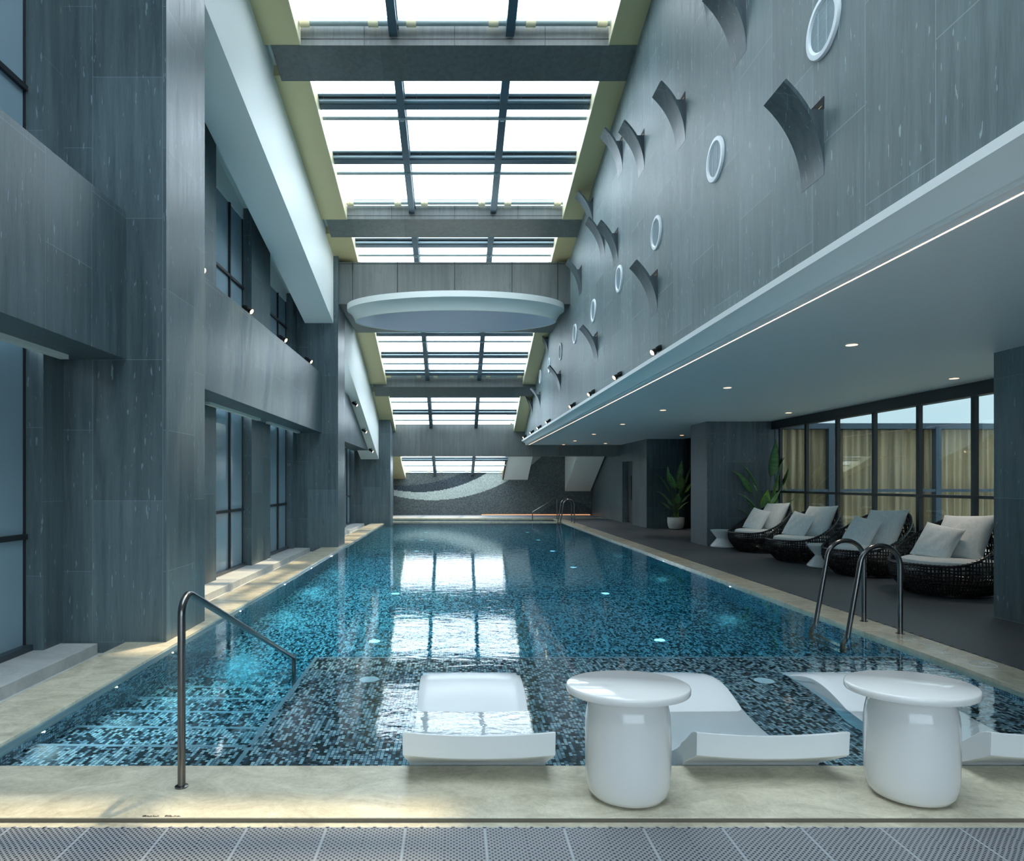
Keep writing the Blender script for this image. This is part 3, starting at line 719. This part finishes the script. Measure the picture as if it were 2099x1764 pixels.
# ------------------------------------------------------------------ round vents
def make_vent():
    root = thing('wall_vent', (0, 0, 0), '', 'vent', 'round white vents on the right wall')
    n = 48; rg = []
    for r, x in ((.196, 0), (.196, -.012), (.190, -.020), (.160, -.022), (.146, -.010), (.146, 0)):
        rg.append([(x, r*math.cos(2*PI*k/n), r*math.sin(2*PI*k/n)) for k in range(n)])
    MB().loft(rg).obj('ring', M_vent, root, smooth=True)
    MB().loft([[(x, .146*math.cos(2*PI*k/n), .146*math.sin(2*PI*k/n)) for k in range(n)] for x in (-.0005, -.002)]).obj('dark_back', plain('vent_shadow', (.05,.07,.09), .6), root)
    b = MB(); m = 26
    for i in range(m):
        z = -.14+.28*(i+.5)/m; hw = math.sqrt(max(.146**2-z*z, 0))
        if hw > .01: b.box(-.010, -.003, -hw, hw, z-.0030, z+.0018)
    for yy in (-.05, .05): b.box(-.013, -.009, yy-.003, yy+.003, -.135, .135)
    b.obj('louvre', plain('vent_louvre', (.42,.52,.58), .4), root)
    return root
v0 = make_vent()
for k in range(10):
    y = 4.40+1.82*k if k < 9 else 20.9
    loc = (2.38, y, H+2.94); lb = 'round white louvred vent on the slate wall, %s from the camera' % ordw[k]
    if k == 0: v0.location = loc; v0['label'] = lb
    else: dup(v0, loc, lb)

# ------------------------------------------------------------------ spotlights
def make_spot(sx, inv=False):
    root = thing('spotlight', (0, 0, 0), '', 'spotlight')
    aim = Vector((sx*.80, -.30, -.50)).normalized(); q = aim.to_track_quat('Z', 'Y').to_matrix().to_4x4()
    zc = .075 if not inv else -.075
    T = Matrix.Translation((0, 0, zc)) @ q
    b = MB().lathe([(.0, -.10), (.030, -.10), (.030, -.02), (.026, -.018), (.028, 0), (.036, .02), (.038, .060), (.034, .062), (.033, .050), (0, .050)], n=20)
    for i in range(16):
        a = 2*PI*i/16
        b.tube([(.031*math.cos(a), .031*math.sin(a), -.082), (.031*math.cos(a), .031*math.sin(a), -.024)], .003, 4)
    b.xform(T).obj('lamp_body', M_spot, root, smooth=True)
    MB().lathe([(0, .0515), (.033, .0515), (.033, .054), (0, .056)], n=20).xform(T).obj('lens', M_lens, root)
    s = -1 if inv else 1
    b = MB().tube([(0, -.0, 0), (0, 0, zc-.02*s)], .007, 8); b.tube([(0, 0, 0), (0, 0, .008*s)], .022, 16)
    b.box(-.035, -.028, -.008, .008, min(0, .07*s), max(0, .07*s))
    b.obj('bracket', M_spot, root)
    ld = bpy.data.lights.new('spot_beam', 'SPOT'); ld.energy = 9; ld.color = (1, .74, .48); ld.spot_size = R_(50); ld.spot_blend = .6; ld.shadow_soft_size = .03
    lo = bpy.data.objects.new('spot_beam', ld); C.objects.link(lo); lo.parent = root
    lo.matrix_local = T @ Matrix.Translation((0, 0, .075)) @ Matrix.Rotation(PI, 4, 'X')
    return root
sr = make_spot(-1)
for k, y in enumerate((7.85, 9.72, 11.58, 13.45, 16.95, 18.75, 20.5, 22.6)):
    lb = 'small black lit spotlight on the white cornice, %s from the camera' % ordw[k]; loc = (2.31, y, H+1.443)
    if k == 0: sr.location = loc; sr['label'] = lb; sr['group'] = 'spotlights along the white cornice'
    else: dup(sr, loc, lb)['group'] = 'spotlights along the white cornice'
sl_ = make_spot(1)
for k, y in enumerate((9.15, 11.0, 12.95)):
    lb = 'small black lit spotlight on top of the sunlit spandrel, %s past the first pier' % ordw[k]; loc = (-2.76, y, 3.56)
    if k == 0: sl_.location = loc; sl_['label'] = lb; sl_['group'] = 'spotlights on the sunlit spandrel'
    else: dup(sl_, loc, lb)['group'] = 'spotlights on the sunlit spandrel'
dup(sl_, (-2.76, 7.40, 3.56), 'spotlight lens peeping out right beside the first pier edge')
si_ = make_spot(1, True)
for k, y in enumerate((17.9, 19.75, 21.35)):
    lb = 'small black spotlight hanging under the far white edge beam, %s past the second pier' % ordw[k]; loc = (-2.60, y, W2(y))
    if k == 0: si_.location = loc; si_['label'] = lb; si_['group'] = 'spotlights under the far edge beam'
    else: dup(si_, loc, lb)['group'] = 'spotlights under the far edge beam'

# recessed downlights in the low ceiling
def make_down():
    root = thing('downlight', (0, 0, 0), '', 'downlight', 'recessed downlights in the low ceiling')
    MB().lathe([(0, -.006), (.050, -.006), (.050, .001), (0, .001)], n=24).obj('lens', M_down, root)
    n = 24
    MB().lathe([(.050, -.001), (.060, -.001), (.060, -.005), (.050, -.005)], n=24).obj('trim_ring', M_ceil, root)
    ld = bpy.data.lights.new('downlight_beam', 'SPOT'); ld.energy = 32; ld.color = (1, .84, .70); ld.spot_size = R_(80); ld.spot_blend = .8; ld.shadow_soft_size = .04
    lo = bpy.data.objects.new('downlight_beam', ld); C.objects.link(lo); lo.parent = root; lo.location = (0, 0, -.01)
    return root
d0 = make_down()
DL = [(3.68, 6.33), (3.67, 9.19), (3.67, 12.03), (3.67, 14.93), (3.67, 18.0), (3.67, 20.84), (3.65, 22.9), (6.12, 8.37), (6.10, 12.48), (6.12, 18.4), (4.9, 22.2)]
for k, (x, y) in enumerate(DL):
    lb = ('round warm downlight in the row along the cornice, %s from the camera' % ordw[k]) if k < 7 else 'round warm downlight of the inner ceiling row, '+['before the near column', 'over the chair nearest the plant', 'over the far potted plant', 'near the far doorway'][k-7]
    if k == 0: d0.location = (x, y, 2.60); d0['label'] = lb
    else: dup(d0, (x, y, 2.60), lb)

# underwater lamps
def make_plight():
    root = thing('pool_lamp', (0, 0, 0), '', 'pool lamp', 'small underwater lamps on the pool floor')
    MB().lathe([(0, .0), (.055, .0), (.055, .012), (0, .014)], n=20).obj('lens', M_pled, root)
    return root
p0 = make_plight(); k = 0
for x, sd_ in ((-.83, 'left'), (2.12, 'right')):
    for i, y in enumerate((7.07, 9.6, 12.2, 14.8, 17.4, 19.9)):
        lb = 'small pale lamp on the pool floor, %s of the %s row' % (ordw[i], sd_)
        if k == 0: p0.location = (x, y, -1.2); p0['label'] = lb
        else: dup(p0, (x, y, -1.2), lb)
        k += 1
def make_wl():
    root = thing('pool_wall_lamp', (0, 0, 0), '', 'pool lamp', 'small lamps in the left pool wall')
    MB().lathe([(0, 0), (.013, 0), (.013, .005), (0, .006)], n=16).xform(Matrix.Rotation(PI/2, 4, 'Y')).obj('lens', M_pledw, root)
    ld = bpy.data.lights.new('wall_glow', 'AREA'); ld.energy = 24.0; ld.color = (.72, .94, 1.0); ld.shape = 'DISK'; ld.size = .012
    lo = bpy.data.objects.new('wall_glow', ld); C.objects.link(lo); lo.parent = root; lo.location = (.012, 0, 0); lo.rotation_euler = (0, -PI/2, 0)
    return root
w0 = make_wl()
for k, y in enumerate((3.81, 4.63, 5.55, 7.3, 9.2, 10.9, 12.7)):
    lb = 'tiny lit lamp under water in the left pool wall, %s from the camera' % ordw[k]
    if k == 0: w0.location = (-2.30, y, -.15); w0['label'] = lb
    else: dup(w0, (-2.30, y, -.15), lb)
weak = None
for o in [o for o in C.objects if o.name.startswith('pool_wall_lamp') and o.location.y < 6]:
    for c_ in o.children:
        if c_.type == 'LIGHT':
            if weak is None: weak = c_.data.copy(); weak.energy = 4.5
            c_.data = weak
for k, y in enumerate((6.3, 9.0, 11.9, 15.0, 18.3, 21.5)):
    c = dup(w0, (3.64, y, -.15), 'tiny lamp under water in the right pool wall, %s from the camera' % ordw[k], PI); c['group'] = 'small lamps in the right pool wall'
for k, y in enumerate((15.2, 18.0, 20.8)):
    dup(w0, (-2.30, y, -.15), 'tiny lit lamp under water in the left pool wall, %s from the camera' % ordw[7+k])
for k, (x, y) in enumerate(((-.62, 4.95), (2.22, 4.90))):
    r = thing('shelf_jet', (x, y, -.28), 'round pale bubbling jet plate on the %s of the shallow shelf' % ('left' if k == 0 else 'right'), 'pool jet', 'jets on the shallow shelf')
    MB().lathe([(0, 0), (.07, 0), (.07, .006), (0, .008)], n=24).obj('plate', plain('jet_plate', (.75,.85,.9), .3), r)

# ------------------------------------------------------------------ rails and ladders
def arc(cx, cz, r, a0, a1, n=12): return [(cx+r*math.cos(a0+(a1-a0)*i/n), cz+r*math.sin(a0+(a1-a0)*i/n)) for i in range(n+1)]
r1 = thing('handrail', (0, 0, 0), 'dark metal handrail descending from the near coping into the pool steps', 'handrail')
X = -1.186; pts = [(X, 2.966, .0), (X, 2.966, .74)]
cy, cz, rr = 3.046, .742, .08
A = R_(180); slope = math.atan2(.816-.02, 5.05-3.06)
for i in range(1, 9):
    a = PI-(PI/2+slope)*i/8; pts.append((X, cy+rr*math.cos(a), cz+rr*math.sin(a)))
pts += [(X, 5.00, .045)]
for i in range(1, 6):
    a = (PI/2-slope) - (PI/2-slope)*i/5
    pts.append((X, 4.985+.05*math.cos(a), .005+.05*math.sin(a)))
pts += [(X, 5.035, -.6), (X, 5.035, -.9)]
MB().tube(pts, .0165, 16).obj('rail_tube', M_steel, r1, smooth=True)
MB().lathe([(0, 0), (.028, 0), (.028, .005), (.019, .009), (0, .009)], (X, 2.966, 0), 24).obj('flange', M_steel, r1, smooth=True)
def hoop(y):
    pts = [(3.90, y, 0), (3.90, y, .58)]
    pts += [(cx_, y, z_) for cx_, z_ in arc(3.725, .595, .175, 0, R_(168), 16)]
    pts += [(3.44, y, -.03), (3.40, y, -.28), (3.395, y, -.6)]
    return pts
for y0, lab in ((5.98, 'pair of gunmetal ladder hoops rising over the near right coping'), (22.27, 'pair of steel ladder hoops at the far right corner of the pool')):
    r1 = thing('pool_ladder', (0, 0, 0), lab, 'pool ladder')
    for y in (y0, y0+.53):
        MB().tube(hoop(y), .0215, 14).obj('rail', M_steel, r1, smooth=True)
        MB().lathe([(0, 0), (.036, 0), (.036, .004), (0, .006)], (3.90, y, 0), 20).obj('flange', M_steel, r1)
    for z in (-.42, -.62): MB().box(3.37, 3.43, y0, y0+.53, z-.012, z+.012).obj('rung', M_steel, r1)
r1 = thing('handrail', (0, 0, 0), 'thin steel handrail with a sloping bar at the far small pool', 'handrail')
MB().tube([(3.69, 24.6, 0), (3.69, 24.6, .74), (3.66, 24.6, .775), (3.62, 24.6, .76), (2.84, 24.6, .28), (2.80, 24.6, .24), (2.80, 24.6, -.5)], .02, 10).obj('rail_tube', M_steel, r1, smooth=True)

# marks on the stone
b = MB()
n = 40
cxm, cym = 3.83, 4.955
b.ring([(cxm+.085*math.cos(2*PI*k/n), cym+.085*math.sin(2*PI*k/n), .0005) for k in range(n)], .0035, 4)
b.box(cxm-.045, cxm+.04, cym-.006, cym+.002, .0002, .0025); b.box(cxm+.0, cxm+.008, cym-.006, cym+.05, .0002, .0025); b.box(cxm+.034, cxm+.042, cym-.006, cym+.05, .0002, .0025)
tag(b.obj('circle_mark', M_mark), 'pale etched circle sign with strokes inside on the right coping', 'coping mark')
b = MB(); rnd = random.Random(3)
for i in range(6):
    yc = 5.17+i*.115
    for j in range(5):
        dx, dy = rnd.uniform(-.06, .06), rnd.uniform(-.035, .035); l = rnd.uniform(.025, .07)
        if j % 2: b.box(3.82+dx-l/2, 3.82+dx+l/2, yc+dy-.003, yc+dy+.003, .0002, .002)
        else: b.box(3.82+dx-.003, 3.82+dx+.003, yc+dy-l/2, yc+dy+l/2, .0002, .002)
tag(b.obj('lettering', M_mark), 'faint pale etched characters on the right coping beside the ladder', 'lettering')
rnd = random.Random(5)
for a_, n_, lb in ((291, 15, 'left'), (337, 14, 'right')):
    b = MB()
    for i in range(n_):
        xx = (a_+i*2.35-932)*2.70/1400; b.box(xx, xx+rnd.uniform(.002, .0045), 2.700, 2.700+rnd.uniform(.003, .012), .0002, .0012)
    tag(b.obj('ink_marks', M_ink), 'tiny worn dark printed characters at the near coping edge, %s group' % lb, 'marks')

# ------------------------------------------------------------------ in-pool loungers
def smoothpath(ctrl, per=5):
    out = []
    P_ = [ctrl[0]]+ctrl+[ctrl[-1]]
    for i in range(1, len(P_)-2):
        for k in range(per):
            t = k/per; p0_, p1, p2, p3 = P_[i-1:i+3]
            out.append(tuple(.5*(2*p1[j]+(p2[j]-p0_[j])*t+(2*p0_[j]-5*p1[j]+4*p2[j]-p3[j])*t*t+(3*p1[j]-p0_[j]-3*p2[j]+p3[j])*t**3) for j in (0, 1)))
    out.append(ctrl[-1]); return out
def make_lounger():
    top = smoothpath([(2.965, .238), (3.03, .215), (3.14, .135), (3.31, .036), (3.52, -.055), (3.74, -.092), (3.93, -.066), (4.12, -.003), (4.28, .038), (4.42, .052), (4.56, .040), (4.72, .0), (4.90, -.062)])
    bot = smoothpath([(4.895, -.072), (4.74, -.072), (4.55, -.082), (4.36, -.125), (4.20, -.20), (4.10, -.272), (3.9, -.276), (3.6, -.276), (3.26, -.276), (3.225, -.10), (3.205, -.004), (3.13, .045), (3.02, .105), (2.972, .135)], 3)
    path = top+bot; nt = len(top); nu = 18; cols = []
    for i, (y, z) in enumerate(path):
        s = i < nt
        hw = .333 if y < 3.3 else .33
        if not s: hw = .333-.014*max(0, min(1, (.14-z)/.14)) if y < 3.3 else .325
        row = []
        for k in range(nu+1):
            u = -1+2*k/nu; zz = z
            if s or y < 3.0:
                c = -.024*max(0, min(1, (3.75-y)/.7)) + .010*max(0, 1-abs(y-4.42)/.5)
                zz = z + c*(1-u*u) - (.0 if y < 3.2 else .012*max(0, (abs(u)-.9)/.1)**2)
            yy = y + (.018*(1-u*u) if y < 3.02 else 0)
            row.append((u*hw, yy-3.0, zz))
        cols.append(row)
    # rings across X : each ring is the closed side outline
    rings = [[cols[i][k] for i in range(len(path))] for k in range(nu+1)]
    m = MB(); m.loft(rings)
    o = m.obj('pool_lounger', M_fib, smooth=True)
    bv = o.modifiers.new('bevel', 'BEVEL'); bv.width = .012; bv.segments = 3; bv.limit_method = 'ANGLE'; bv.angle_limit = R_(38)
    return o
lg = make_lounger(); lg.location = (.106, 3.0, 0)
tag(lg, 'white curved in-pool lounger standing alone, left of both round tables', 'lounger', 'in-pool loungers on the shallow shelf')
for x, lab in ((1.385, 'white curved in-pool lounger between the two round tables'), (2.665, 'white curved in-pool lounger behind the right round table, cut by the edge')):
    c = lg.copy(); C.objects.link(c); c.location = (x, 3.0, 0); c['label'] = lab

# ------------------------------------------------------------------ white tables
def make_table():
    root = thing('side_table', (0, 0, 0), '', 'table', 'white round tables on the near coping')
    Rb = .178
    pf = [(0, 0), (.62, 0), (.74, .003), (.85, .012), (.93, .032), (.975, .065), (.995, .11), (1.0, .17), (1.0, .25), (.995, .315), (.975, .355), (.935, .388), (.87, .412), (.79, .426), (.70, .434), (.70, .438), (0, .438)]
    MB().lathe([(a*Rb, z) for a, z in pf], n=72, sy=.93).obj('base', M_tbl, root, smooth=True)
    pt = [(0, .437), (.244, .437), (.2545, .440), (.258, .446), (.258, .462), (.2555, .468), (.250, .471), (0, .471)]
    MB().lathe(pt, n=96, sy=.83).obj('table_top', M_tbl, root, smooth=True)
    return root
t0 = make_table(); t0.location = (.731, 2.885, 0); t0['label'] = 'white mushroom shaped table between the left and middle loungers'
dup(t0, (1.930, 2.89, 0), 'white mushroom shaped table in front of the right lounger')

def make_stool():
    root = thing('stool_table', (0, 0, 0), '', 'stool', 'white hourglass stools between the rattan chairs')
    pf = [(0, 0), (.215, 0), (.230, .006), (.236, .022), (.228, .040), (.125, .165), (.118, .18), (.125, .195), (.222, .318), (.235, .338), (.236, .348), (.228, .354), (.212, .350), (.20, .343), (0, .34)]
    MB().lathe(pf, n=48).obj('body', M_fib, root, smooth=True)
    return root
s0 = make_stool(); s0.location = (5.50, 14.03, 0); s0['label'] = 'white hourglass stool at the column, left of the farthest chair'
dup(s0, (5.79, 10.73, 0), 'white hourglass stool between second and third rattan chair')

# ------------------------------------------------------------------ rattan chairs
def chh(phi):
    a = abs((phi+PI) % (2*PI)-PI)
    t = max(0, min(1, (math.degrees(a)-34)/122)); t = t*t*(3-2*t)
    return .35+.52*t**1.15
def chp(phi, z):
    if z < .27: r = .43+.165*math.sin(PI/2*z/.27)
    else:
        r = .595-.10*((z-.27)/.60)**2
    return Vector((r*math.cos(phi)*1.02, r*math.sin(phi)*.98, z+.012))
def make_chair():
    root = thing('rattan_chair', (0, 0, 0), '', 'lounge chair', 'black woven rattan tub chairs in front of the glass wall')
    b = MB(); rnd = random.Random(11); NR = 104
    for i in range(NR):
        ph = 2*PI*i/NR; h = chh(ph); n = 7 if h < .5 else 10; j = rnd.uniform(-.012, .012)
        b.tube([chp(ph+j*k/n, h*k/n) for k in range(n+1)], .0092, 4, False)
    for z in (.0, .035, .075, .115, .155, .195, .235, .275, .315, .36, .41, .46, .51, .57, .63, .69, .75, .81):
        seg = []
        for i in range(97):
            ph = 2*PI*i/96
            if chh(ph) > z+.012: seg.append(chp(ph, z+.006*math.sin(i*.9+z*40)))
            else:
                if len(seg) > 2: b.tube(seg, .0086, 4, False)
                seg = []
        if len(seg) > 2: b.tube(seg, .0086, 4, False)
    for i in range(120):                                  # loose diagonal strands through the back
        ph = PI+rnd.uniform(-1.9, 1.9); h = chh(ph); z0 = rnd.uniform(.05, h*.5); dl = rnd.choice((-1, 1))*rnd.uniform(.1, .35)
        b.tube([chp(ph+dl*k/4, z0+(h*.92-z0)*k/4) for k in range(5) if z0+(h*.92-z0)*k/4 < chh(ph+dl*k/4)] or [chp(ph, .1), chp(ph, .2)], .0055, 4, False) if all(z0+(h*.92-z0)*k/4 < chh(ph+dl*k/4) for k in range(5)) else None
    b.obj('woven_shell', M_rattan, root)
    b = MB(); b.ring([chp(2*PI*i/96, chh(2*PI*i/96)) for i in range(96)], .016, 8)
    for i in range(84):
        ph = 2*PI*(i+.5)/84; p = chp(ph, chh(ph)); b.lathe([(.0, -.02), (.012, -.018), (.019, 0), (.012, .018), (0, .02)], p, 6)
    b.obj('rim', M_rattan, root)
    MB().lathe([(0, .006), (.44, .006), (.44, .03), (0, .03)], n=40).obj('base', M_rattan, root)
    MB().lathe([(0, .13), (.45, .13), (.45, .15), (0, .15)], n=40).obj('seat_deck', M_rattan, root)
    return root
def pillow_mesh(w, h, t, seed=0, n=22):
    m = MB(); rnd = random.Random(seed); rows = {}
    def P_(i, j, s):
        u = -1+2*i/n; v = -1+2*j/n
        k = (1-abs(u)**2.6)*(1-abs(v)**2.6)
        pin = 1-.055*(1-v*v)*abs(u)**3; pin2 = 1-.055*(1-u*u)*abs(v)**3
        th = t/2*(max(k, 0)**.55)
        wr = .004*math.sin(9*u+5*v+seed)*k
        return (u*w/2*pin, (s*(th+.004)+wr), v*h/2*pin2)
    for s in (-1, 1):
        g = [[m.bm.verts.new(P_(i, j, s)) for j in range(n+1)] for i in range(n+1)]
        rows[s] = g
        for i in range(n):
            for j in range(n): m.bm.faces.new((g[i][j], g[i+1][j], g[i+1][j+1], g[i][j+1]))
    a, c = rows[-1], rows[1]
    for i in range(n):
        m.bm.faces.new((a[i][0], a[i+1][0], c[i+1][0], c[i][0])); m.bm.faces.new((a[i][n], a[i+1][n], c[i+1][n], c[i][n]))
        m.bm.faces.new((a[0][i], a[0][i+1], c[0][i+1], c[0][i])); m.bm.faces.new((a[n][i], a[n][i+1], c[n][i+1], c[n][i]))
    return m
ch0 = make_chair()
seat = MB().lathe([(0, .25), (.43, .25), (.468, .26), (.485, .29), (.485, .36), (.470, .400), (.43, .415), (.25, .425), (0, .427)], n=56).obj('seat_cushion', M_cush, smooth=True)
pb = pillow_mesh(.64, .62, .21, 1).obj('back_cushion', M_cush, smooth=True)
ps = pillow_mesh(.46, .46, .16, 2).obj('throw_pillow', M_cush, smooth=True)
CH = [(5.95, 13.25, 'farthest, next to the tall plant'), (5.93, 11.58, 'second from the plant'), (6.00, 9.90, 'third from the plant, behind the ladder hoops'), (5.93, 8.22, 'nearest, cut by the right slate block')]
for k, (x, y, lab) in enumerate(CH):
    rz = PI+R_([12, 13, 14, 16][k])        # local +x looks at the pool, turned a little to the camera
    if k == 0: ch0.location = (x, y, 0); ch0.rotation_euler = (0, 0, rz); ch0['label'] = 'black woven rattan tub chair, '+lab
    else: dup(ch0, (x, y, 0), 'black woven rattan tub chair, '+lab, rz)
    Mz = Matrix.Translation((x, y, 0)) @ Matrix.Rotation(rz, 4, 'Z')
    def put(o, M, nm, lb, cat, grp):
        c = o if k == 0 else o.copy()
        if k: C.objects.link(c)
        c.matrix_world = M; tag(c, lb, cat, grp); return c
    put(seat, Mz, 'seat_cushion', 'round grey seat cushion, chair '+lab, 'cushion', 'grey seat cushions in the rattan chairs')
    put(pb, Mz @ Matrix.Translation((-.235, 0, .655)) @ Matrix.Rotation(R_(-90), 4, 'Z') @ Matrix.Rotation(R_(30), 4, 'X') @ Matrix.Rotation(R_(3), 4, 'Y'), 'b', 'large grey back cushion, chair '+lab, 'cushion', 'large grey back cushions')
    put(ps, Mz @ Matrix.Translation((.035, -.10, .60)) @ Matrix.Rotation(R_(-90+10), 4, 'Z') @ Matrix.Rotation(R_(30), 4, 'X') @ Matrix.Rotation(R_(-10), 4, 'Y'), 'p', 'small grey throw pillow, chair '+lab, 'pillow', 'small grey throw pillows')

# ------------------------------------------------------------------ potted plants
def leaf_mb(base, az, lean, stem, L_, Wd, droop, roll):
    """stem then a paddle leaf; returns (stem tube points, leaf mesh)"""
    base = Vector(base); d = Vector((math.cos(az), math.sin(az), 0)); up = Vector((0, 0, 1))
    pts = []; n = 8; p = base.copy(); ang = lean*.35
    for i in range(n+1):
        pts.append(p.copy()); ang = lean*(.35+.65*i/n); p = p+(up*math.cos(ang)+d*math.sin(ang))*(stem/n)
    m = MB(); rows = []; q = pts[-1].copy(); N_ = 14; side = d.cross(up)
    side = (side*math.cos(roll)+up*math.sin(roll)*.6).normalized()
    for i in range(N_+1):
        t = i/N_; a = ang+droop*t*t
        dr = up*math.cos(a)+d*math.sin(a); nr = dr.cross(side).normalized()
        wd = Wd*(math.sin(PI*min(1, t*1.0)**.72)**.8)*(1-.25*t)+.002
        cup = .28
        rows.append([q-side*wd+nr*wd*cup, q-side*wd*.5+nr*wd*cup*.35, q.copy(), q+side*wd*.5+nr*wd*cup*.35, q+side*wd+nr*wd*cup])
        q = q+dr*(L_/N_)
    m.loft(rows, False, False)
    return pts, m
def plant(loc, leaves, lab, potr, poth, seed, light=()):
    root = thing('potted_plant', loc, lab, 'potted plant', 'potted broad leaved plants')
    n = 40; rp = potr
    MB().lathe([(0, 0), (rp*.55, 0), (rp*.78, .02), (rp*.93, .09), (rp, .2), (rp, poth), (rp*.93, poth), (rp*.93, poth-.04), (0, poth-.04)], n=n).obj('pot', M_pot, root, smooth=True)
    MB().lathe([(0, poth-.05), (rp*.92, poth-.05), (rp*.92, poth-.03), (0, poth-.025)], n=24).obj('soil', M_soil, root)
    rnd = random.Random(seed)
    for i, (az, lean, stem, L_, Wd, droop) in enumerate(leaves):
        az = R_(az); rb = rnd.uniform(.02, .09); a0 = rnd.uniform(0, 6.3)
        pts, m = leaf_mb((rb*math.cos(a0), rb*math.sin(a0), poth-.03), az, R_(lean), stem, L_*1.08, Wd*1.2, R_(droop), rnd.uniform(-.5, .5))
        lf = m.obj('leaf', M_leaf2 if i in light else M_leaf, root, smooth=True, fix=False)
        sm = lf.modifiers.new('thick', 'SOLIDIFY'); sm.thickness = .0022
        MB().tube(pts, .009, 6, True, .005).obj('stem', M_stem, lf, smooth=True)
    return root
# azimuth: 0 = towards the glass (right), 180 = towards the pool (left), 270 = towards the camera
plant((6.38, 14.0, 0), [(20, 8, 1.15, .72, .12, 10), (-20, 12, .95, .60, .10, 20), (178, 22, .95, .62, .085, 55), (195, 30, .85, .66, .09, 60), (150, 18, .85, .50, .08, 15), (5, 22, .95, .42, .07, 5),
      (350, 14, .68, .55, .075, 10), (185, 38, .55, .50, .085, 55), (200, 42, .42, .45, .07, 55), (10, 34, .62, .45, .07, 40), (340, 40, .5, .45, .07, 45), (170, 50, .35, .42, .06, 40), (0, 46, .38, .42, .06, 50), (260, 25, .5, .45, .08, 30), (290, 30, .6, .4, .07, 40), (240, 30, .45, .45, .08, 40)],
      'tall broad leaved potted plant in the corner behind the farthest chair', .24, .33, 4, light=(6, 13))
plant((6.30, 19.45, 0), [(180, 8, .98, .48, .15, 10), (200, 14, .85, .50, .13, 35), (165, 24, .78, .62, .13, 45), (175, 36, .48, .52, .09, 55), (15, 10, 1.05, .60, .15, 15), (350, 18, .95, .5, .13, 20), (0, 22, .75, .38, .13, 60), (330, 20, .65, .40, .11, 50),
      (10, 36, .5, .38, .08, 45), (340, 40, .28, .36, .07, 45), (190, 46, .3, .35, .07, 40), (210, 35, .38, .36, .07, 40), (270, 12, .85, .40, .11, 40), (285, 8, 1.0, .28, .03, 5), (255, 28, .45, .36, .08, 40)],
      'broad leaved plant in a white bowl pot before the dark far wall', .235, .335, 9, light=(6, 13))
